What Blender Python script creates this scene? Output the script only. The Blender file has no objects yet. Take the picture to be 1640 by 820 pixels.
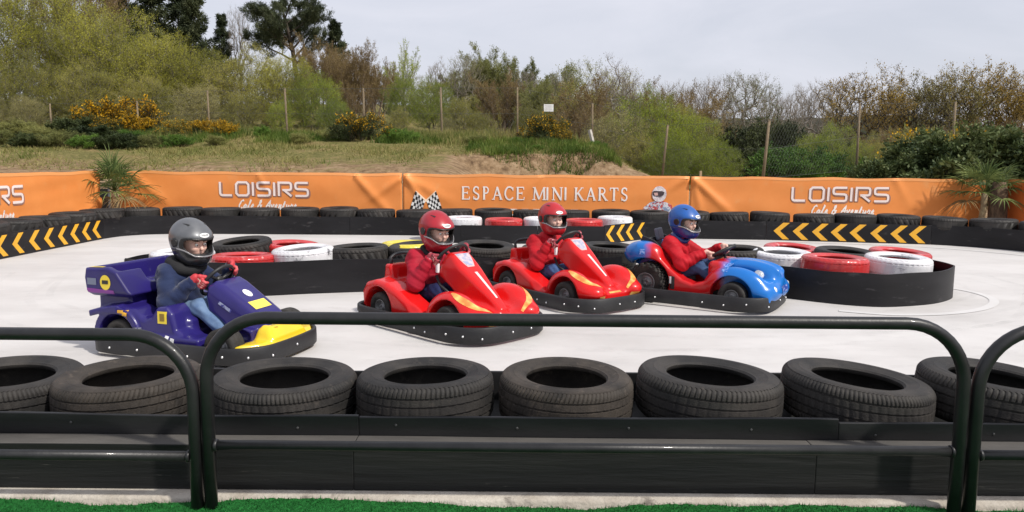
import bpy, bmesh, math, random
import numpy as np
from mathutils import Vector, Matrix, Euler
R = math.radians
PI = math.pi
SC = bpy.context.scene
COL = SC.collection
rnd = random.Random(7)

# ------------------------------------------------------------------ objects
def link(o, parent=None):
    COL.objects.link(o)
    if parent is not None:
        o.parent = parent
    return o

def mesh_data(name, V, F, mats, smooth=True, midx=None):
    me = bpy.data.meshes.new(name)
    V = np.asarray(V, dtype=np.float32).reshape(-1, 3)
    if isinstance(F, np.ndarray):
        n, k = F.shape
        me.vertices.add(len(V)); me.vertices.foreach_set('co', V.ravel())
        me.loops.add(n * k); me.loops.foreach_set('vertex_index', F.astype(np.int32).ravel())
        me.polygons.add(n); me.polygons.foreach_set('loop_start', np.arange(0, n * k, k, dtype=np.int32))
        me.update(calc_edges=True)
    else:
        me.from_pydata(V.tolist(), [], F)
    if not isinstance(mats, (list, tuple)):
        mats = [mats]
    for m in mats:
        me.materials.append(m)
    me.polygons.foreach_set('use_smooth', np.full(len(me.polygons), bool(smooth)))
    if midx is not None:
        me.polygons.foreach_set('material_index', np.asarray(midx, dtype=np.int32))
    me.update()
    return me

def mk(name, V, F, mats, parent=None, smooth=True, midx=None):
    return link(bpy.data.objects.new(name, mesh_data(name, V, F, mats, smooth, midx)), parent)

def tag(o, label=None, cat=None, group=None, kind=None):
    if label: o['label'] = label
    if cat: o['category'] = cat
    if group: o['group'] = group
    if kind: o['kind'] = kind
    return o

def thing(name, label, cat, loc=(0, 0, 0), rz=0, group=None):
    o = bpy.data.objects.new(name, None)
    o.empty_display_size = .1
    COL.objects.link(o)
    o.location = loc; o.rotation_euler = (0, 0, rz)
    return tag(o, label, cat, group)

def copy_tree(o, parent=None):
    c = o.copy(); COL.objects.link(c)
    if parent is not None: c.parent = parent
    for ch in list(o.children):
        copy_tree(ch, c)
    return c

class MB:
    """collects shapes for one mesh"""
    def __init__(s): s.V = []; s.F = []; s.n = 0; s.mi = []
    def add(s, V, F, mi=0):
        V = np.asarray(V, float).reshape(-1, 3)
        for f in F: s.F.append([int(i) + s.n for i in f]); s.mi.append(mi)
        s.V.append(V); s.n += len(V); return s
    def box(s, c, h, rot=None, mi=0):
        sg = np.array([(-1,-1,-1),(1,-1,-1),(1,1,-1),(-1,1,-1),(-1,-1,1),(1,-1,1),(1,1,1),(-1,1,1)], float)
        V = sg * np.array(h)
        if rot is not None: V = V @ np.array(rot.to_3x3()).T
        return s.add(V + np.array(c), [(3,2,1,0),(4,5,6,7),(0,1,5,4),(1,2,6,5),(2,3,7,6),(3,0,4,7)], mi)
    def tube(s, pts, r, n=10, closed=False, cap=True, mi=0):
        P = [Vector(p) for p in pts]; m = len(P)
        rr = r if isinstance(r, (list, tuple)) else [r] * m
        V = []; up = None
        for i in range(m):
            if closed: t = P[(i + 1) % m] - P[i - 1]
            else: t = P[min(i + 1, m - 1)] - P[max(i - 1, 0)]
            t.normalize()
            if up is None:
                up = Vector((0, 0, 1)) if abs(t.z) < .9 else Vector((1, 0, 0))
            a = t.cross(up)
            if a.length < 1e-6: a = t.orthogonal()
            a.normalize(); b = a.cross(t).normalized(); up = b
            for j in range(n):
                an = 2 * PI * j / n
                V.append(P[i] + (a * math.cos(an) + b * math.sin(an)) * rr[i])
        F = []
        for i in range(m if closed else m - 1):
            k = (i + 1) % m
            for j in range(n):
                l = (j + 1) % n
                F.append((i*n+j, i*n+l, k*n+l, k*n+j))
        if cap and not closed:
            F.append(tuple(range(n))[::-1]); F.append(tuple((m-1)*n + j for j in range(n)))
        return s.add([tuple(v) for v in V], F, mi)
    def lathe(s, prof, n=48, axis='z', c=(0, 0, 0), closed=True, mi=0):
        m = len(prof); V = []
        for i in range(n):
            a = 2 * PI * i / n
            for (r, h) in prof:
                if axis == 'z': V.append((r*math.cos(a)+c[0], r*math.sin(a)+c[1], h+c[2]))
                elif axis == 'y': V.append((r*math.cos(a)+c[0], h+c[1], -r*math.sin(a)+c[2]))
                else: V.append((h+c[0], r*math.cos(a)+c[1], r*math.sin(a)+c[2]))
        F = []
        for i in range(n):
            k = (i + 1) % n
            for j in range(m if closed else m - 1):
                l = (j + 1) % m
                F.append((i*m+j, k*m+j, k*m+l, i*m+l))
        return s.add(V, F, mi)
    def ball(s, c, r, n=12, mi=0):
        r = r if isinstance(r, (tuple, list)) else (r, r, r)
        V = []; F = []; m = n // 2
        for i in range(m + 1):
            t = PI * i / m
            for j in range(n):
                a = 2 * PI * j / n
                V.append((c[0]+r[0]*math.sin(t)*math.cos(a), c[1]+r[1]*math.sin(t)*math.sin(a), c[2]+r[2]*math.cos(t)))
        for i in range(m):
            for j in range(n):
                F.append((i*n+j, (i+1)*n+j, (i+1)*n+(j+1) % n, i*n+(j+1) % n))
        return s.add(V, F, mi)
    def prism(s, poly, z0, z1, mi=0):
        n = len(poly)
        V = [(x, y, z0) for x, y in poly] + [(x, y, z1) for x, y in poly]
        F = [tuple(range(n))[::-1], tuple(range(n, 2*n))] + [(i, (i+1) % n, n+(i+1) % n, n+i) for i in range(n)]
        return s.add(V, F, mi)
    def build(s, name, mats, parent=None, smooth=True):
        V = np.concatenate(s.V)
        return mk(name, V, s.F, mats, parent, smooth, s.mi if max(s.mi) > 0 else None)

def bevel(o, w=.004, seg=2, ang=35):
    m = o.modifiers.new('b', 'BEVEL'); m.width = w; m.segments = seg
    m.limit_method = 'ANGLE'; m.angle_limit = R(ang); return o

def autosmooth(o, ang=40):
    """mark sharp edges above an angle"""
    me = o.data; bm = bmesh.new(); bm.from_mesh(me)
    bmesh.ops.recalc_face_normals(bm, faces=bm.faces)
    for e in bm.edges:
        if len(e.link_faces) == 2 and e.calc_face_angle(0) > R(ang): e.smooth = False
    bm.to_mesh(me); bm.free(); return o

# ------------------------------------------------------------------ materials
def nt(m):
    m.use_nodes = True
    return m.node_tree.nodes, m.node_tree.links

MATS = {}
def M(name, col, rough=.5, metal=0., col2=None, scale=6., lo=.4, hi=.65, bump=0., bscale=60., coat=0.,
      col3=None, scale3=1.5, lo3=.5, hi3=.7, stretch=(1, 1, 1), spec=.5, rvar=0., trans=0., detail=6, sheen=0):
    """a principled material; col2 / col3 break the colour up with noise that sits on the object"""
    if name in MATS: return MATS[name]
    m = bpy.data.materials.new(name); N, L = nt(m)
    b = N['Principled BSDF']
    b.inputs['Base Color'].default_value = (*col, 1); b.inputs['Roughness'].default_value = rough
    b.inputs['Metallic'].default_value = metal; b.inputs['Specular IOR Level'].default_value = spec
    b.inputs['Coat Weight'].default_value = coat; b.inputs['Coat Roughness'].default_value = .06
    if sheen: b.inputs['Sheen Weight'].default_value = sheen
    tc = N.new('ShaderNodeTexCoord'); oi = N.new('ShaderNodeObjectInfo')
    off = N.new('ShaderNodeVectorMath'); off.operation = 'MULTIPLY_ADD'
    off.inputs[1].default_value = stretch
    cmb = N.new('ShaderNodeMath'); cmb.operation = 'MULTIPLY'; cmb.inputs[1].default_value = 37.
    L.new(oi.outputs['Random'], cmb.inputs[0]); L.new(tc.outputs['Object'], off.inputs[0]); L.new(cmb.outputs[0], off.inputs[2])
    vec = off.outputs[0]
    src = None
    if col2 is not None:
        n = N.new('ShaderNodeTexNoise'); n.inputs['Scale'].default_value = scale; n.inputs['Detail'].default_value = detail
        n.inputs['Roughness'].default_value = .6
        L.new(vec, n.inputs['Vector'])
        r = N.new('ShaderNodeValToRGB'); r.color_ramp.elements[0].position = lo; r.color_ramp.elements[1].position = hi
        r.color_ramp.elements[0].color = (*col, 1); r.color_ramp.elements[1].color = (*col2, 1)
        L.new(n.outputs['Fac'], r.inputs['Fac']); src = r.outputs['Color']
        if rvar:
            mr = N.new('ShaderNodeMapRange'); mr.inputs['To Min'].default_value = rough; mr.inputs['To Max'].default_value = rough + rvar
            mr.inputs['From Min'].default_value = lo; mr.inputs['From Max'].default_value = hi
            L.new(n.outputs['Fac'], mr.inputs['Value']); L.new(mr.outputs[0], b.inputs['Roughness'])
    if col3 is not None:
        n = N.new('ShaderNodeTexNoise'); n.inputs['Scale'].default_value = scale3; n.inputs['Detail'].default_value = 8
        n.inputs['Roughness'].default_value = .65
        L.new(vec, n.inputs['Vector'])
        mr = N.new('ShaderNodeMapRange'); mr.inputs['From Min'].default_value = lo3; mr.inputs['From Max'].default_value = hi3
        L.new(n.outputs['Fac'], mr.inputs['Value'])
        mx = N.new('ShaderNodeMix'); mx.data_type = 'RGBA'
        mx.inputs[7].default_value = (*col3, 1)
        if src is None: mx.inputs[6].default_value = (*col, 1)
        else: L.new(src, mx.inputs[6])
        L.new(mr.outputs[0], mx.inputs[0]); src = mx.outputs[2]
    if src is not None: L.new(src, b.inputs['Base Color'])
    if bump:
        n = N.new('ShaderNodeTexNoise'); n.inputs['Scale'].default_value = bscale; n.inputs['Detail'].default_value = 5
        L.new(vec, n.inputs['Vector'])
        bp = N.new('ShaderNodeBump'); bp.inputs['Strength'].default_value = bump; bp.inputs['Distance'].default_value = .01
        L.new(n.outputs['Fac'], bp.inputs['Height']); L.new(bp.outputs[0], b.inputs['Normal'])
    MATS[name] = m
    return m

def leafmat(name, c1, c2, c3=None, scale=.7, trans=.42):
    """foliage: diffuse plus light coming through, clumps of two tones, each tree a little different"""
    if name in MATS: return MATS[name]
    m = bpy.data.materials.new(name); N, L = nt(m)
    b = N['Principled BSDF']; out = N['Material Output']
    b.inputs['Roughness'].default_value = .6; b.inputs['Specular IOR Level'].default_value = .25
    ge = N.new('ShaderNodeNewGeometry'); oi = N.new('ShaderNodeObjectInfo')
    n = N.new('ShaderNodeTexNoise'); n.inputs['Scale'].default_value = scale; n.inputs['Detail'].default_value = 4
    L.new(ge.outputs['Position'], n.inputs['Vector'])
    ad = N.new('ShaderNodeMath'); ad.operation = 'MULTIPLY_ADD'; ad.inputs[1].default_value = .30; 
    L.new(ge.outputs['Random Per Island'], ad.inputs[0]); L.new(n.outputs['Fac'], ad.inputs[2])
    ad2 = N.new('ShaderNodeMath'); ad2.operation = 'MULTIPLY_ADD'; ad2.inputs[1].default_value = .22
    L.new(oi.outputs['Random'], ad2.inputs[0]); L.new(ad.outputs[0], ad2.inputs[2])
    r = N.new('ShaderNodeValToRGB'); e = r.color_ramp.elements
    e[0].position = .50; e[0].color = (*c1, 1); e[1].position = .95; e[1].color = (*c2, 1)
    if c3: 
        k = e.new(.74); k.color = (*c3, 1)
    L.new(ad2.outputs[0], r.inputs['Fac']); L.new(r.outputs['Color'], b.inputs['Base Color'])
    t = N.new('ShaderNodeBsdfTranslucent'); L.new(r.outputs['Color'], t.inputs['Color'])
    mx = N.new('ShaderNodeMixShader'); mx.inputs[0].default_value = trans
    L.new(b.outputs[0], mx.inputs[1]); L.new(t.outputs[0], mx.inputs[2]); L.new(mx.outputs[0], out.inputs['Surface'])
    MATS[name] = m
    return m

# ------------------------------------------------------------------ implicit shapes -> meshes
def smin(a, b, k):
    h = np.clip(.5 + .5 * (b - a) / k, 0, 1)
    return b + (a - b) * h - k * h * (1 - h)
def smax(a, b, k): return -smin(-a, -b, k)
def ell(P, c, r):
    q = (P - np.array(c)) / np.array(r); l = np.sqrt((q * q).sum(1)) + 1e-9
    g = np.sqrt(((q / np.array(r)) ** 2).sum(1)) + 1e-9
    return l * (l - 1) / g
def rbox(P, c, h, r=.01):
    q = np.abs(P - np.array(c)) - (np.array(h) - r)
    return np.sqrt((np.maximum(q, 0) ** 2).sum(1)) + np.minimum(q.max(1), 0) - r
def capsule(P, a, b, ra, rb):
    a = np.array(a, float); b = np.array(b, float); ba = b - a
    t = np.clip(((P - a) @ ba) / (ba @ ba + 1e-12), 0, 1)
    d = P - a - t[:, None] * ba
    return np.sqrt((d * d).sum(1)) - (ra + (rb - ra) * t)
def cyl_y(P, c, r, y0=None, y1=None):
    d = np.sqrt((P[:, 0] - c[0]) ** 2 + (P[:, 2] - c[1]) ** 2) - r
    return d
def poly2(x, z, poly):
    p = np.array(poly, float); n = len(p)
    d = np.full(x.shape, 1e9); s = np.ones(x.shape)
    j = n - 1
    for i in range(n):
        e = p[j] - p[i]; wx = x - p[i, 0]; wz = z - p[i, 1]
        t = np.clip((wx * e[0] + wz * e[1]) / (e @ e), 0, 1)
        d = np.minimum(d, (wx - e[0] * t) ** 2 + (wz - e[1] * t) ** 2)
        c1 = z >= p[i, 1]; c2 = z < p[j, 1]; c3 = e[0] * wz > e[1] * wx
        flip = (c1 & c2 & c3) | (~c1 & ~c2 & ~c3)
        s = np.where(flip, -s, s); j = i
    return s * np.sqrt(d)
def extr(d2, dy, r=.02):
    """2-D distance d2 swept over |y| distance dy, edges rounded by r"""
    a = d2 + r; b = dy + r
    return np.minimum(np.maximum(a, b), 0) + np.sqrt(np.maximum(a, 0) ** 2 + np.maximum(b, 0) ** 2) - r
def sstep(x, a, b):
    t = np.clip((x - a) / (b - a), 0, 1); return t * t * (3 - 2 * t)

def surfnets(f, lo, hi, h, project=True):
    lo = np.array(lo, float); hi = np.array(hi, float)
    C = 4
    n = (np.ceil((hi - lo) / h).astype(int) // C + 1) * C
    # coarse pass
    gc = [lo[a] + h * C * (np.arange(n[a] // C) + .375) for a in range(3)]
    Pc = np.stack(np.meshgrid(*gc, indexing='ij'), -1).reshape(-1, 3)
    Fc = f(Pc).reshape([n[a] // C for a in range(3)])
    F = Fc.repeat(C, 0).repeat(C, 1).repeat(C, 2)
    near = (np.abs(Fc) < h * C * 2.6).repeat(C, 0).repeat(C, 1).repeat(C, 2)
    I = np.argwhere(near); F[near] = f(lo + I * h)
    F[0], F[-1] = np.maximum(F[0], h*.5), np.maximum(F[-1], h*.5)
    F[:, 0], F[:, -1] = np.maximum(F[:, 0], h*.5), np.maximum(F[:, -1], h*.5)
    F[:, :, 0], F[:, :, -1] = np.maximum(F[:, :, 0], h*.5), np.maximum(F[:, :, -1], h*.5)
    S = F < 0; nx, ny, nz = F.shape
    c = np.zeros((nx-1, ny-1, nz-1), int)
    for i in (0, 1):
        for j in (0, 1):
            for k in (0, 1):
                c += S[i:nx-1+i, j:ny-1+j, k:nz-1+k]
    act = (c > 0) & (c < 8)
    I = np.argwhere(act); idx = np.full(act.shape, -1); idx[act] = np.arange(len(I))
    acc = np.zeros((len(I), 3)); cnt = np.zeros(len(I))
    for ax in range(3):
        o = [q for q in range(3) if q != ax]
        for u in (0, 1):
            for v in (0, 1):
                a = np.zeros(3, int); a[o[0]] = u; a[o[1]] = v
                b = a.copy(); b[ax] = 1
                A = I + a; B = I + b
                fa = F[A[:, 0], A[:, 1], A[:, 2]]; fb = F[B[:, 0], B[:, 1], B[:, 2]]
                m = (fa < 0) != (fb < 0)
                t = np.where(m, fa / np.where(m, fa - fb, 1), 0)
                p = A.astype(float); p[:, ax] += t
                acc[m] += p[m]; cnt[m] += 1
    V = lo + h * acc / cnt[:, None]
    if project:
        e = h * .25
        for _ in range(2):
            d = f(V)
            g = np.stack([f(V + np.eye(3)[a] * e) - f(V - np.eye(3)[a] * e) for a in range(3)], 1) / (2 * e)
            gl = (g * g).sum(1) + 1e-6
            stp = np.clip(-d / gl, -h, h)[:, None] * g
            sl = np.sqrt((stp * stp).sum(1))[:, None] + 1e-9
            V = V + stp * np.minimum(1, h * .6 / sl)
    Q = []
    for ax in range(3):
        o1, o2 = (ax + 1) % 3, (ax + 2) % 3
        sl0 = [slice(None)] * 3; sl1 = [slice(None)] * 3
        sl0[ax] = slice(0, -1); sl1[ax] = slice(1, None)
        s0 = S[tuple(sl0)]; s1 = S[tuple(sl1)]
        E = np.argwhere(s0 != s1); ins = s0[E[:, 0], E[:, 1], E[:, 2]]
        ok = (E[:, o1] > 0) & (E[:, o2] > 0) & (E[:, o1] < F.shape[o1]-1) & (E[:, o2] < F.shape[o2]-1)
        E = E[ok]; ins = ins[ok]
        def cell(d1, d2):
            q = E.copy(); q[:, o1] -= d1; q[:, o2] -= d2
            return idx[q[:, 0], q[:, 1], q[:, 2]]
        q = np.stack([cell(1, 1), cell(0, 1), cell(0, 0), cell(1, 0)], 1)
        q[~ins] = q[~ins][:, ::-1]
        Q.append(q)
    return V, np.concatenate(Q)

def sdf(name, f, lo, hi, h, mat, parent=None):
    V, Q = surfnets(f, lo, hi, h)
    return mk(name, V, Q, mat, parent)

def drape(f, pts, d, off=.003, steps=60, maxd=1.5):
    """slide points along d until they meet the implicit surface; returns them just proud of it"""
    P = np.array(pts, float).reshape(-1, 3); d = np.array(d, float); d /= np.linalg.norm(d)
    t = np.zeros(len(P))
    for _ in range(steps):
        t += np.clip(f(P + t[:, None] * d), -.05, .05) * .8
    return P + (t[:, None] - off) * d

def patch(name, f, quad, d, mat, parent, nu=10, nv=6, off=.003, shape=None):
    """a sticker: the quad's bilinear grid draped on f; shape(u,v) -> keep"""
    q = [np.array(p, float) for p in quad]
    U = np.linspace(0, 1, nu + 1); W = np.linspace(0, 1, nv + 1)
    P = np.array([[(q[0]*(1-u)+q[1]*u)*(1-v)+(q[3]*(1-u)+q[2]*u)*v for v in W] for u in U])
    if shape == 'oval':
        P = []
        for u in U:                       # u: radius, v: angle
            for v in np.linspace(0, 2*PI, nv*4, endpoint=False):
                x = .5+.5*u*math.cos(v); y = .5+.5*u*math.sin(v)
                P.append((q[0]*(1-x)+q[1]*x)*(1-y)+(q[3]*(1-x)+q[2]*x)*y)
        m = nv*4
        F = [(i*m+j, (i+1)*m+j, (i+1)*m+(j+1) % m, i*m+(j+1) % m) for i in range(nu) for j in range(m)]
        V = drape(f, P, d, off)
        return mk(name, V, F, mat, parent)
    V = drape(f, P, d, off)
    m = nv + 1
    F = [(i*m+j, (i+1)*m+j, (i+1)*m+j+1, i*m+j+1) for i in range(nu) for j in range(nv)]
    return mk(name, V, F, mat, parent)

def catmull(pts, n=8, closed=False):
    P = [np.array(p, float) for p in pts]; m = len(P); out = []
    rng = range(m) if closed else range(m - 1)
    for i in rng:
        if closed: a, b, c, d = P[(i-1) % m], P[i], P[(i+1) % m], P[(i+2) % m]
        else: a, b, c, d = P[max(i-1, 0)], P[i], P[i+1], P[min(i+2, m-1)]
        for k in range(n):
            t = k / n
            out.append(.5*((2*b)+(-a+c)*t+(2*a-5*b+4*c-d)*t*t+(-a+3*b-3*c+d)*t**3))
    if not closed: out.append(P[-1])
    return out

def ribbon(pts, w, closed=False):
    """flat stroke in 2-D with mitred joints: verts (x,y) and quads"""
    P = [np.array(p, float) for p in pts]; m = len(P); V = []
    ws = w if isinstance(w, (list, tuple)) else [w]*m
    for i in range(m):
        a = P[i-1] if (i > 0 or closed) else None; b = P[(i+1) % m] if (i < m-1 or closed) else None
        d1 = (P[i]-a) if a is not None else (b-P[i]); d2 = (b-P[i]) if b is not None else d1
        d1 = d1/(np.linalg.norm(d1)+1e-9); d2 = d2/(np.linalg.norm(d2)+1e-9)
        n1 = np.array((-d1[1], d1[0])); n2 = np.array((-d2[1], d2[0]))
        n = n1+n2; l = np.linalg.norm(n)
        n = n1 if l < .3 else n/l
        s = min(1/max(n@n1, .5), 1.6)
        V += [P[i]+n*ws[i]/2*s, P[i]-n*ws[i]/2*s]
    F = [(2*i, 2*i+1, 2*((i+1) % m)+1, 2*((i+1) % m)) for i in range(m if closed else m-1)]
    return V, F
# ================================================================== camera, sky, sun
cam = bpy.data.cameras.new('camera'); camo = bpy.data.objects.new('camera', cam); COL.objects.link(camo)
cam.sensor_width = 36; cam.lens = 26.0; cam.shift_y = -18 / 1640; cam.clip_start = .05; cam.clip_end = 3000
camo.matrix_world = Matrix.Translation((0, 0, 1.3)) @ Matrix.Rotation(R(83.5), 4, 'X') @ Matrix.Rotation(R(.5), 4, 'Z')
SC.camera = camo
def spot(px, py, Y):
    """the place seen at a spot of the photograph, Y metres in front of the camera"""
    x, y = (px - 820) / 1184, -(py - 392) / 1184
    c, s = math.cos(R(.5)), math.sin(R(.5)); x, y = x*c - y*s, x*s + y*c
    c, s = math.cos(R(6.5)), math.sin(R(6.5)); d = c + y*s
    return x * Y / d, 1.3 + (-s + y*c) * Y / d
def XW(px, Y, py=215): return spot(px, py, Y)[0]
def ZW(px, py, Y): return spot(px, py, Y)[1]

SUN_EL, SUN_AZ = 47, 126            # azimuth clockwise from +Y
w = bpy.data.worlds.new('World'); SC.world = w; w.use_nodes = True
N, L = w.node_tree.nodes, w.node_tree.links
bg = N['Background']; bg.inputs['Strength'].default_value = .1
sk = N.new('ShaderNodeTexSky'); sk.sky_type = 'NISHITA'; sk.sun_disc = False
sk.sun_elevation = R(SUN_EL); sk.sun_rotation = R(SUN_AZ); sk.dust_density = 2.5; sk.air_density = 1.0; sk.ozone_density = 1.5
tc = N.new('ShaderNodeTexCoord'); mp = N.new('ShaderNodeMapping'); mp.inputs['Scale'].default_value = (1, 1, 3.2)
L.new(tc.outputs['Generated'], mp.inputs['Vector'])
cn = N.new('ShaderNodeTexNoise'); cn.inputs['Scale'].default_value = 2.6; cn.inputs['Detail'].default_value = 7; cn.inputs['Roughness'].default_value = .55
cn.inputs['Distortion'].default_value = .4
L.new(mp.outputs[0], cn.inputs['Vector'])
cr = N.new('ShaderNodeMapRange'); cr.inputs['From Min'].default_value = .36; cr.inputs['From Max'].default_value = .66
cr.inputs['To Min'].default_value = .70; cr.inputs['To Max'].default_value = .90
L.new(cn.outputs['Fac'], cr.inputs['Value'])
mx = N.new('ShaderNodeMix'); mx.data_type = 'RGBA'; mx.inputs[7].default_value = (8.3, 8.4, 9.3, 1)
L.new(cr.outputs[0], mx.inputs[0]); L.new(sk.outputs[0], mx.inputs[6]); L.new(mx.outputs[2], bg.inputs['Color'])

sl = bpy.data.lights.new('sun', 'SUN'); sl.energy = 3.9; sl.angle = R(2.5); sl.color = (1, .95, .87)
so = bpy.data.objects.new('sun', sl); COL.objects.link(so)
sd = Vector((math.sin(R(SUN_AZ)) * math.cos(R(SUN_EL)), math.cos(R(SUN_AZ)) * math.cos(R(SUN_EL)), math.sin(R(SUN_EL))))
so.rotation_euler = sd.to_track_quat('Z', 'Y').to_euler(); so.location = (8, -8, 12)
SC.view_settings.view_transform = 'Standard'; SC.view_settings.look = 'None'
SC.view_settings.exposure = 0.0; SC.view_settings.gamma = 1
try: SC.view_settings.use_curve_mapping = False
except Exception: pass

# ================================================================== ground
def nz(x, y, s=1., seed=0):
    r = np.random.RandomState(seed); v = 0
    for i in range(7):
        a = r.rand() * 6.28; f = s * (.6 + 1.9 * r.rand()); p = r.rand() * 6.28
        v = v + np.sin((x * math.cos(a) + y * math.sin(a)) * f + p) / 7
    return v
def terr(x, y):
    x = np.asarray(x, float); y = np.asarray(y, float)
    d = np.maximum(y - 13.7, -8.0 - x)
    d2 = np.maximum(d, 0)
    bank = .62 + .135 * np.minimum(d2, 10.2) + (.035 + .075 * sstep(-x, -1, 6)) * np.clip(d2 - 10.2, 0, 30)
    low = .62 + .035 * np.minimum(d2, 9)
    edge = 19.6 + .35 * nz(x, x * 0, 2.2, 3) + .12 * nz(x, y * 0, 7, 5)
    step = sstep(y, edge - .12, edge + .28)
    inx = sstep(x, -1.7, -.5)                          # where the bank has been dug away
    z = bank * (1 - inx) + (low + (bank - low) * step) * inx
    xe = 2.25 + .3 * nz(y, y * 0, 1.5, 9) - .06 * (y - 20)
    fall = sstep(x, xe, xe + 1.25)
    mound = .35 + .70 * np.exp(-np.maximum(x - 3.0, 0) ** 2 / 2.0) * np.exp(-((y - 20.5) / 3.0) ** 2)
    right = mound - .012 * np.clip(y - 26, 0, 40)
    z = z * (1 - fall) + right * fall
    z = z + .05 * nz(x, y, 2.4, 1) * (d2 > 0) + .10 * nz(x, y, .7, 2) * (d2 > 3)
    inside = d < .05
    zz = np.where(inside, -.06, z * sstep(d, 0, .5) - .06 * (1 - sstep(d, 0, .5)))
    zz = np.where(y < 3.2, -.06, zz)
    rs = x > 9.4
    return np.where(rs & (y < 13.7), np.where(y < 3.2, -.06, .3 * sstep(x, 9.4, 10.5)), zz)
gx = np.concatenate([[-600, -300, -150, -90, -60], np.arange(-45, -18, 1.), np.arange(-18, 12, .22), np.arange(12, 50, 1.), [60, 90, 150, 300, 600]])
gy = np.concatenate([[-300, -60, -15, -4], np.arange(0, 13, 1.), np.arange(13, 28, .2), np.arange(28, 50, .9), np.arange(50, 90, 5), [120, 200, 400, 900]])
GX, GY = np.meshgrid(gx, gy, indexing='ij'); GZ = terr(GX, GY)
nx_, ny_ = len(gx), len(gy)
ii = np.arange(nx_ * ny_).reshape(nx_, ny_)
GF = np.stack([ii[:-1, :-1], ii[1:, :-1], ii[1:, 1:], ii[:-1, 1:]], -1).reshape(-1, 4)

def ground_material():
    m = bpy.data.materials.new('bank_ground'); N, L = nt(m); b = N['Principled BSDF']
    b.inputs['Roughness'].default_value = .95; b.inputs['Specular IOR Level'].default_value = .1
    tc = N.new('ShaderNodeTexCoord')
    def noise(s, d=8, r=.65):
        n = N.new('ShaderNodeTexNoise'); n.inputs['Scale'].default_value = s; n.inputs['Detail'].default_value = d
        n.inputs['Roughness'].default_value = r; L.new(tc.outputs['Object'], n.inputs['Vector']); return n.outputs['Fac']
    def ramp(fac, *st):
        r = N.new('ShaderNodeValToRGB'); e = r.color_ramp.elements
        e[0].position, e[0].color = st[0][0], (*st[0][1], 1); e[1].position, e[1].color = st[-1][0], (*st[-1][1], 1)
        for p, c in st[1:-1]: k = e.new(p); k.color = (*c, 1)
        L.new(fac, r.inputs['Fac']); return r.outputs['Color']
    def mixc(f, a, c):
        x = N.new('ShaderNodeMix'); x.data_type = 'RGBA'; L.new(f, x.inputs[0]); L.new(a, x.inputs[6]); L.new(c, x.inputs[7]); return x.outputs[2]
    grass = ramp(noise(1.3), (.34, (.065, .10, .018)), (.48, (.15, .16, .042)), (.60, (.25, .20, .085)), (.72, (.34, .25, .125)))
    fine = ramp(noise(14), (.36, (.055, .045, .02)), (.46, (.16, .125, .055)), (.62, (.36, .27, .13)))
    mm = N.new('ShaderNodeMix'); mm.data_type = 'RGBA'; mm.inputs[0].default_value = .5; L.new(grass, mm.inputs[6]); L.new(fine, mm.inputs[7])
    dirt = ramp(noise(5), (.3, (.11, .068, .04)), (.5, (.28, .19, .11)), (.7, (.40, .29, .185)))
    at = N.new('ShaderNodeAttribute'); at.attribute_name = 'bare'
    na = N.new('ShaderNodeMath'); na.operation = 'MULTIPLY_ADD'; na.inputs[1].default_value = 1.35; L.new(noise(3.2), na.inputs[0]); L.new(at.outputs['Fac'], na.inputs[2])
    mr = N.new('ShaderNodeMapRange'); mr.inputs['From Min'].default_value = .88; mr.inputs['From Max'].default_value = 1.16; L.new(na.outputs[0], mr.inputs['Value'])
    L.new(mixc(mr.outputs[0], mm.outputs[2], dirt), b.inputs['Base Color'])
    bp = N.new('ShaderNodeBump'); bp.inputs['Strength'].default_value = .9; bp.inputs['Distance'].default_value = .08
    L.new(noise(9, 10, .75), bp.inputs['Height']); L.new(bp.outputs[0], b.inputs['Normal'])
    return m
gnd = mk('ground', np.stack([GX, GY, GZ], -1).reshape(-1, 3), GF, ground_material())
tag(gnd, kind='structure')
gz_y = np.gradient(GZ, gy, axis=1); gz_x = np.gradient(GZ, gx, axis=0)
steep = np.clip((np.sqrt(gz_x ** 2 + gz_y ** 2) - .3) / .5, 0, 1)
low_bare = np.clip(1 - (GY - 16.0) / 3.6, 0, 1) * .62 * (GY > 13.6)
dug = sstep(GX, -2.4, -1) * (1 - sstep(GX, 5.5, 7)) * (GY < 20.1) * .75
bare = np.maximum(np.maximum(steep, low_bare), dug)
bare = np.where((GX > 2.6) & (GX < 6) & (GY > 18) & (GY < 22.5), np.maximum(bare, .6), bare)
at = gnd.data.attributes.new('bare', 'FLOAT', 'POINT'); at.data.foreach_set('value', bare.astype(np.float32).ravel())

# far wooded ridge beyond the trees
def ridge():
    xs = np.arange(-160, 300, 2.); V = []; r = np.random.RandomState(4)
    for x in xs:
        h = 9.0 + 2.2 * math.sin(x * .02 + 1) + .9 * math.sin(x * .09) + r.rand() * 1.1
        for k, (dy, f) in enumerate(((0, -.1), (4, .55), (9, .86), (16, 1.), (60, 1.05))):
            V.append((x, 150 + dy + r.rand() * 1.5, h * f + r.rand() * .5))
    n = len(xs); F = [(i*5+k, (i+1)*5+k, (i+1)*5+k+1, i*5+k+1) for i in range(n-1) for k in range(4)]
    o = mk('hills', V, F, M('far_wood', (.028, .036, .022), .95, col2=(.06, .055, .035), scale=.35, spec=.1, bump=1, bscale=1.2), smooth=False)
    tag(o, kind='structure')
ridge()

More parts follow.
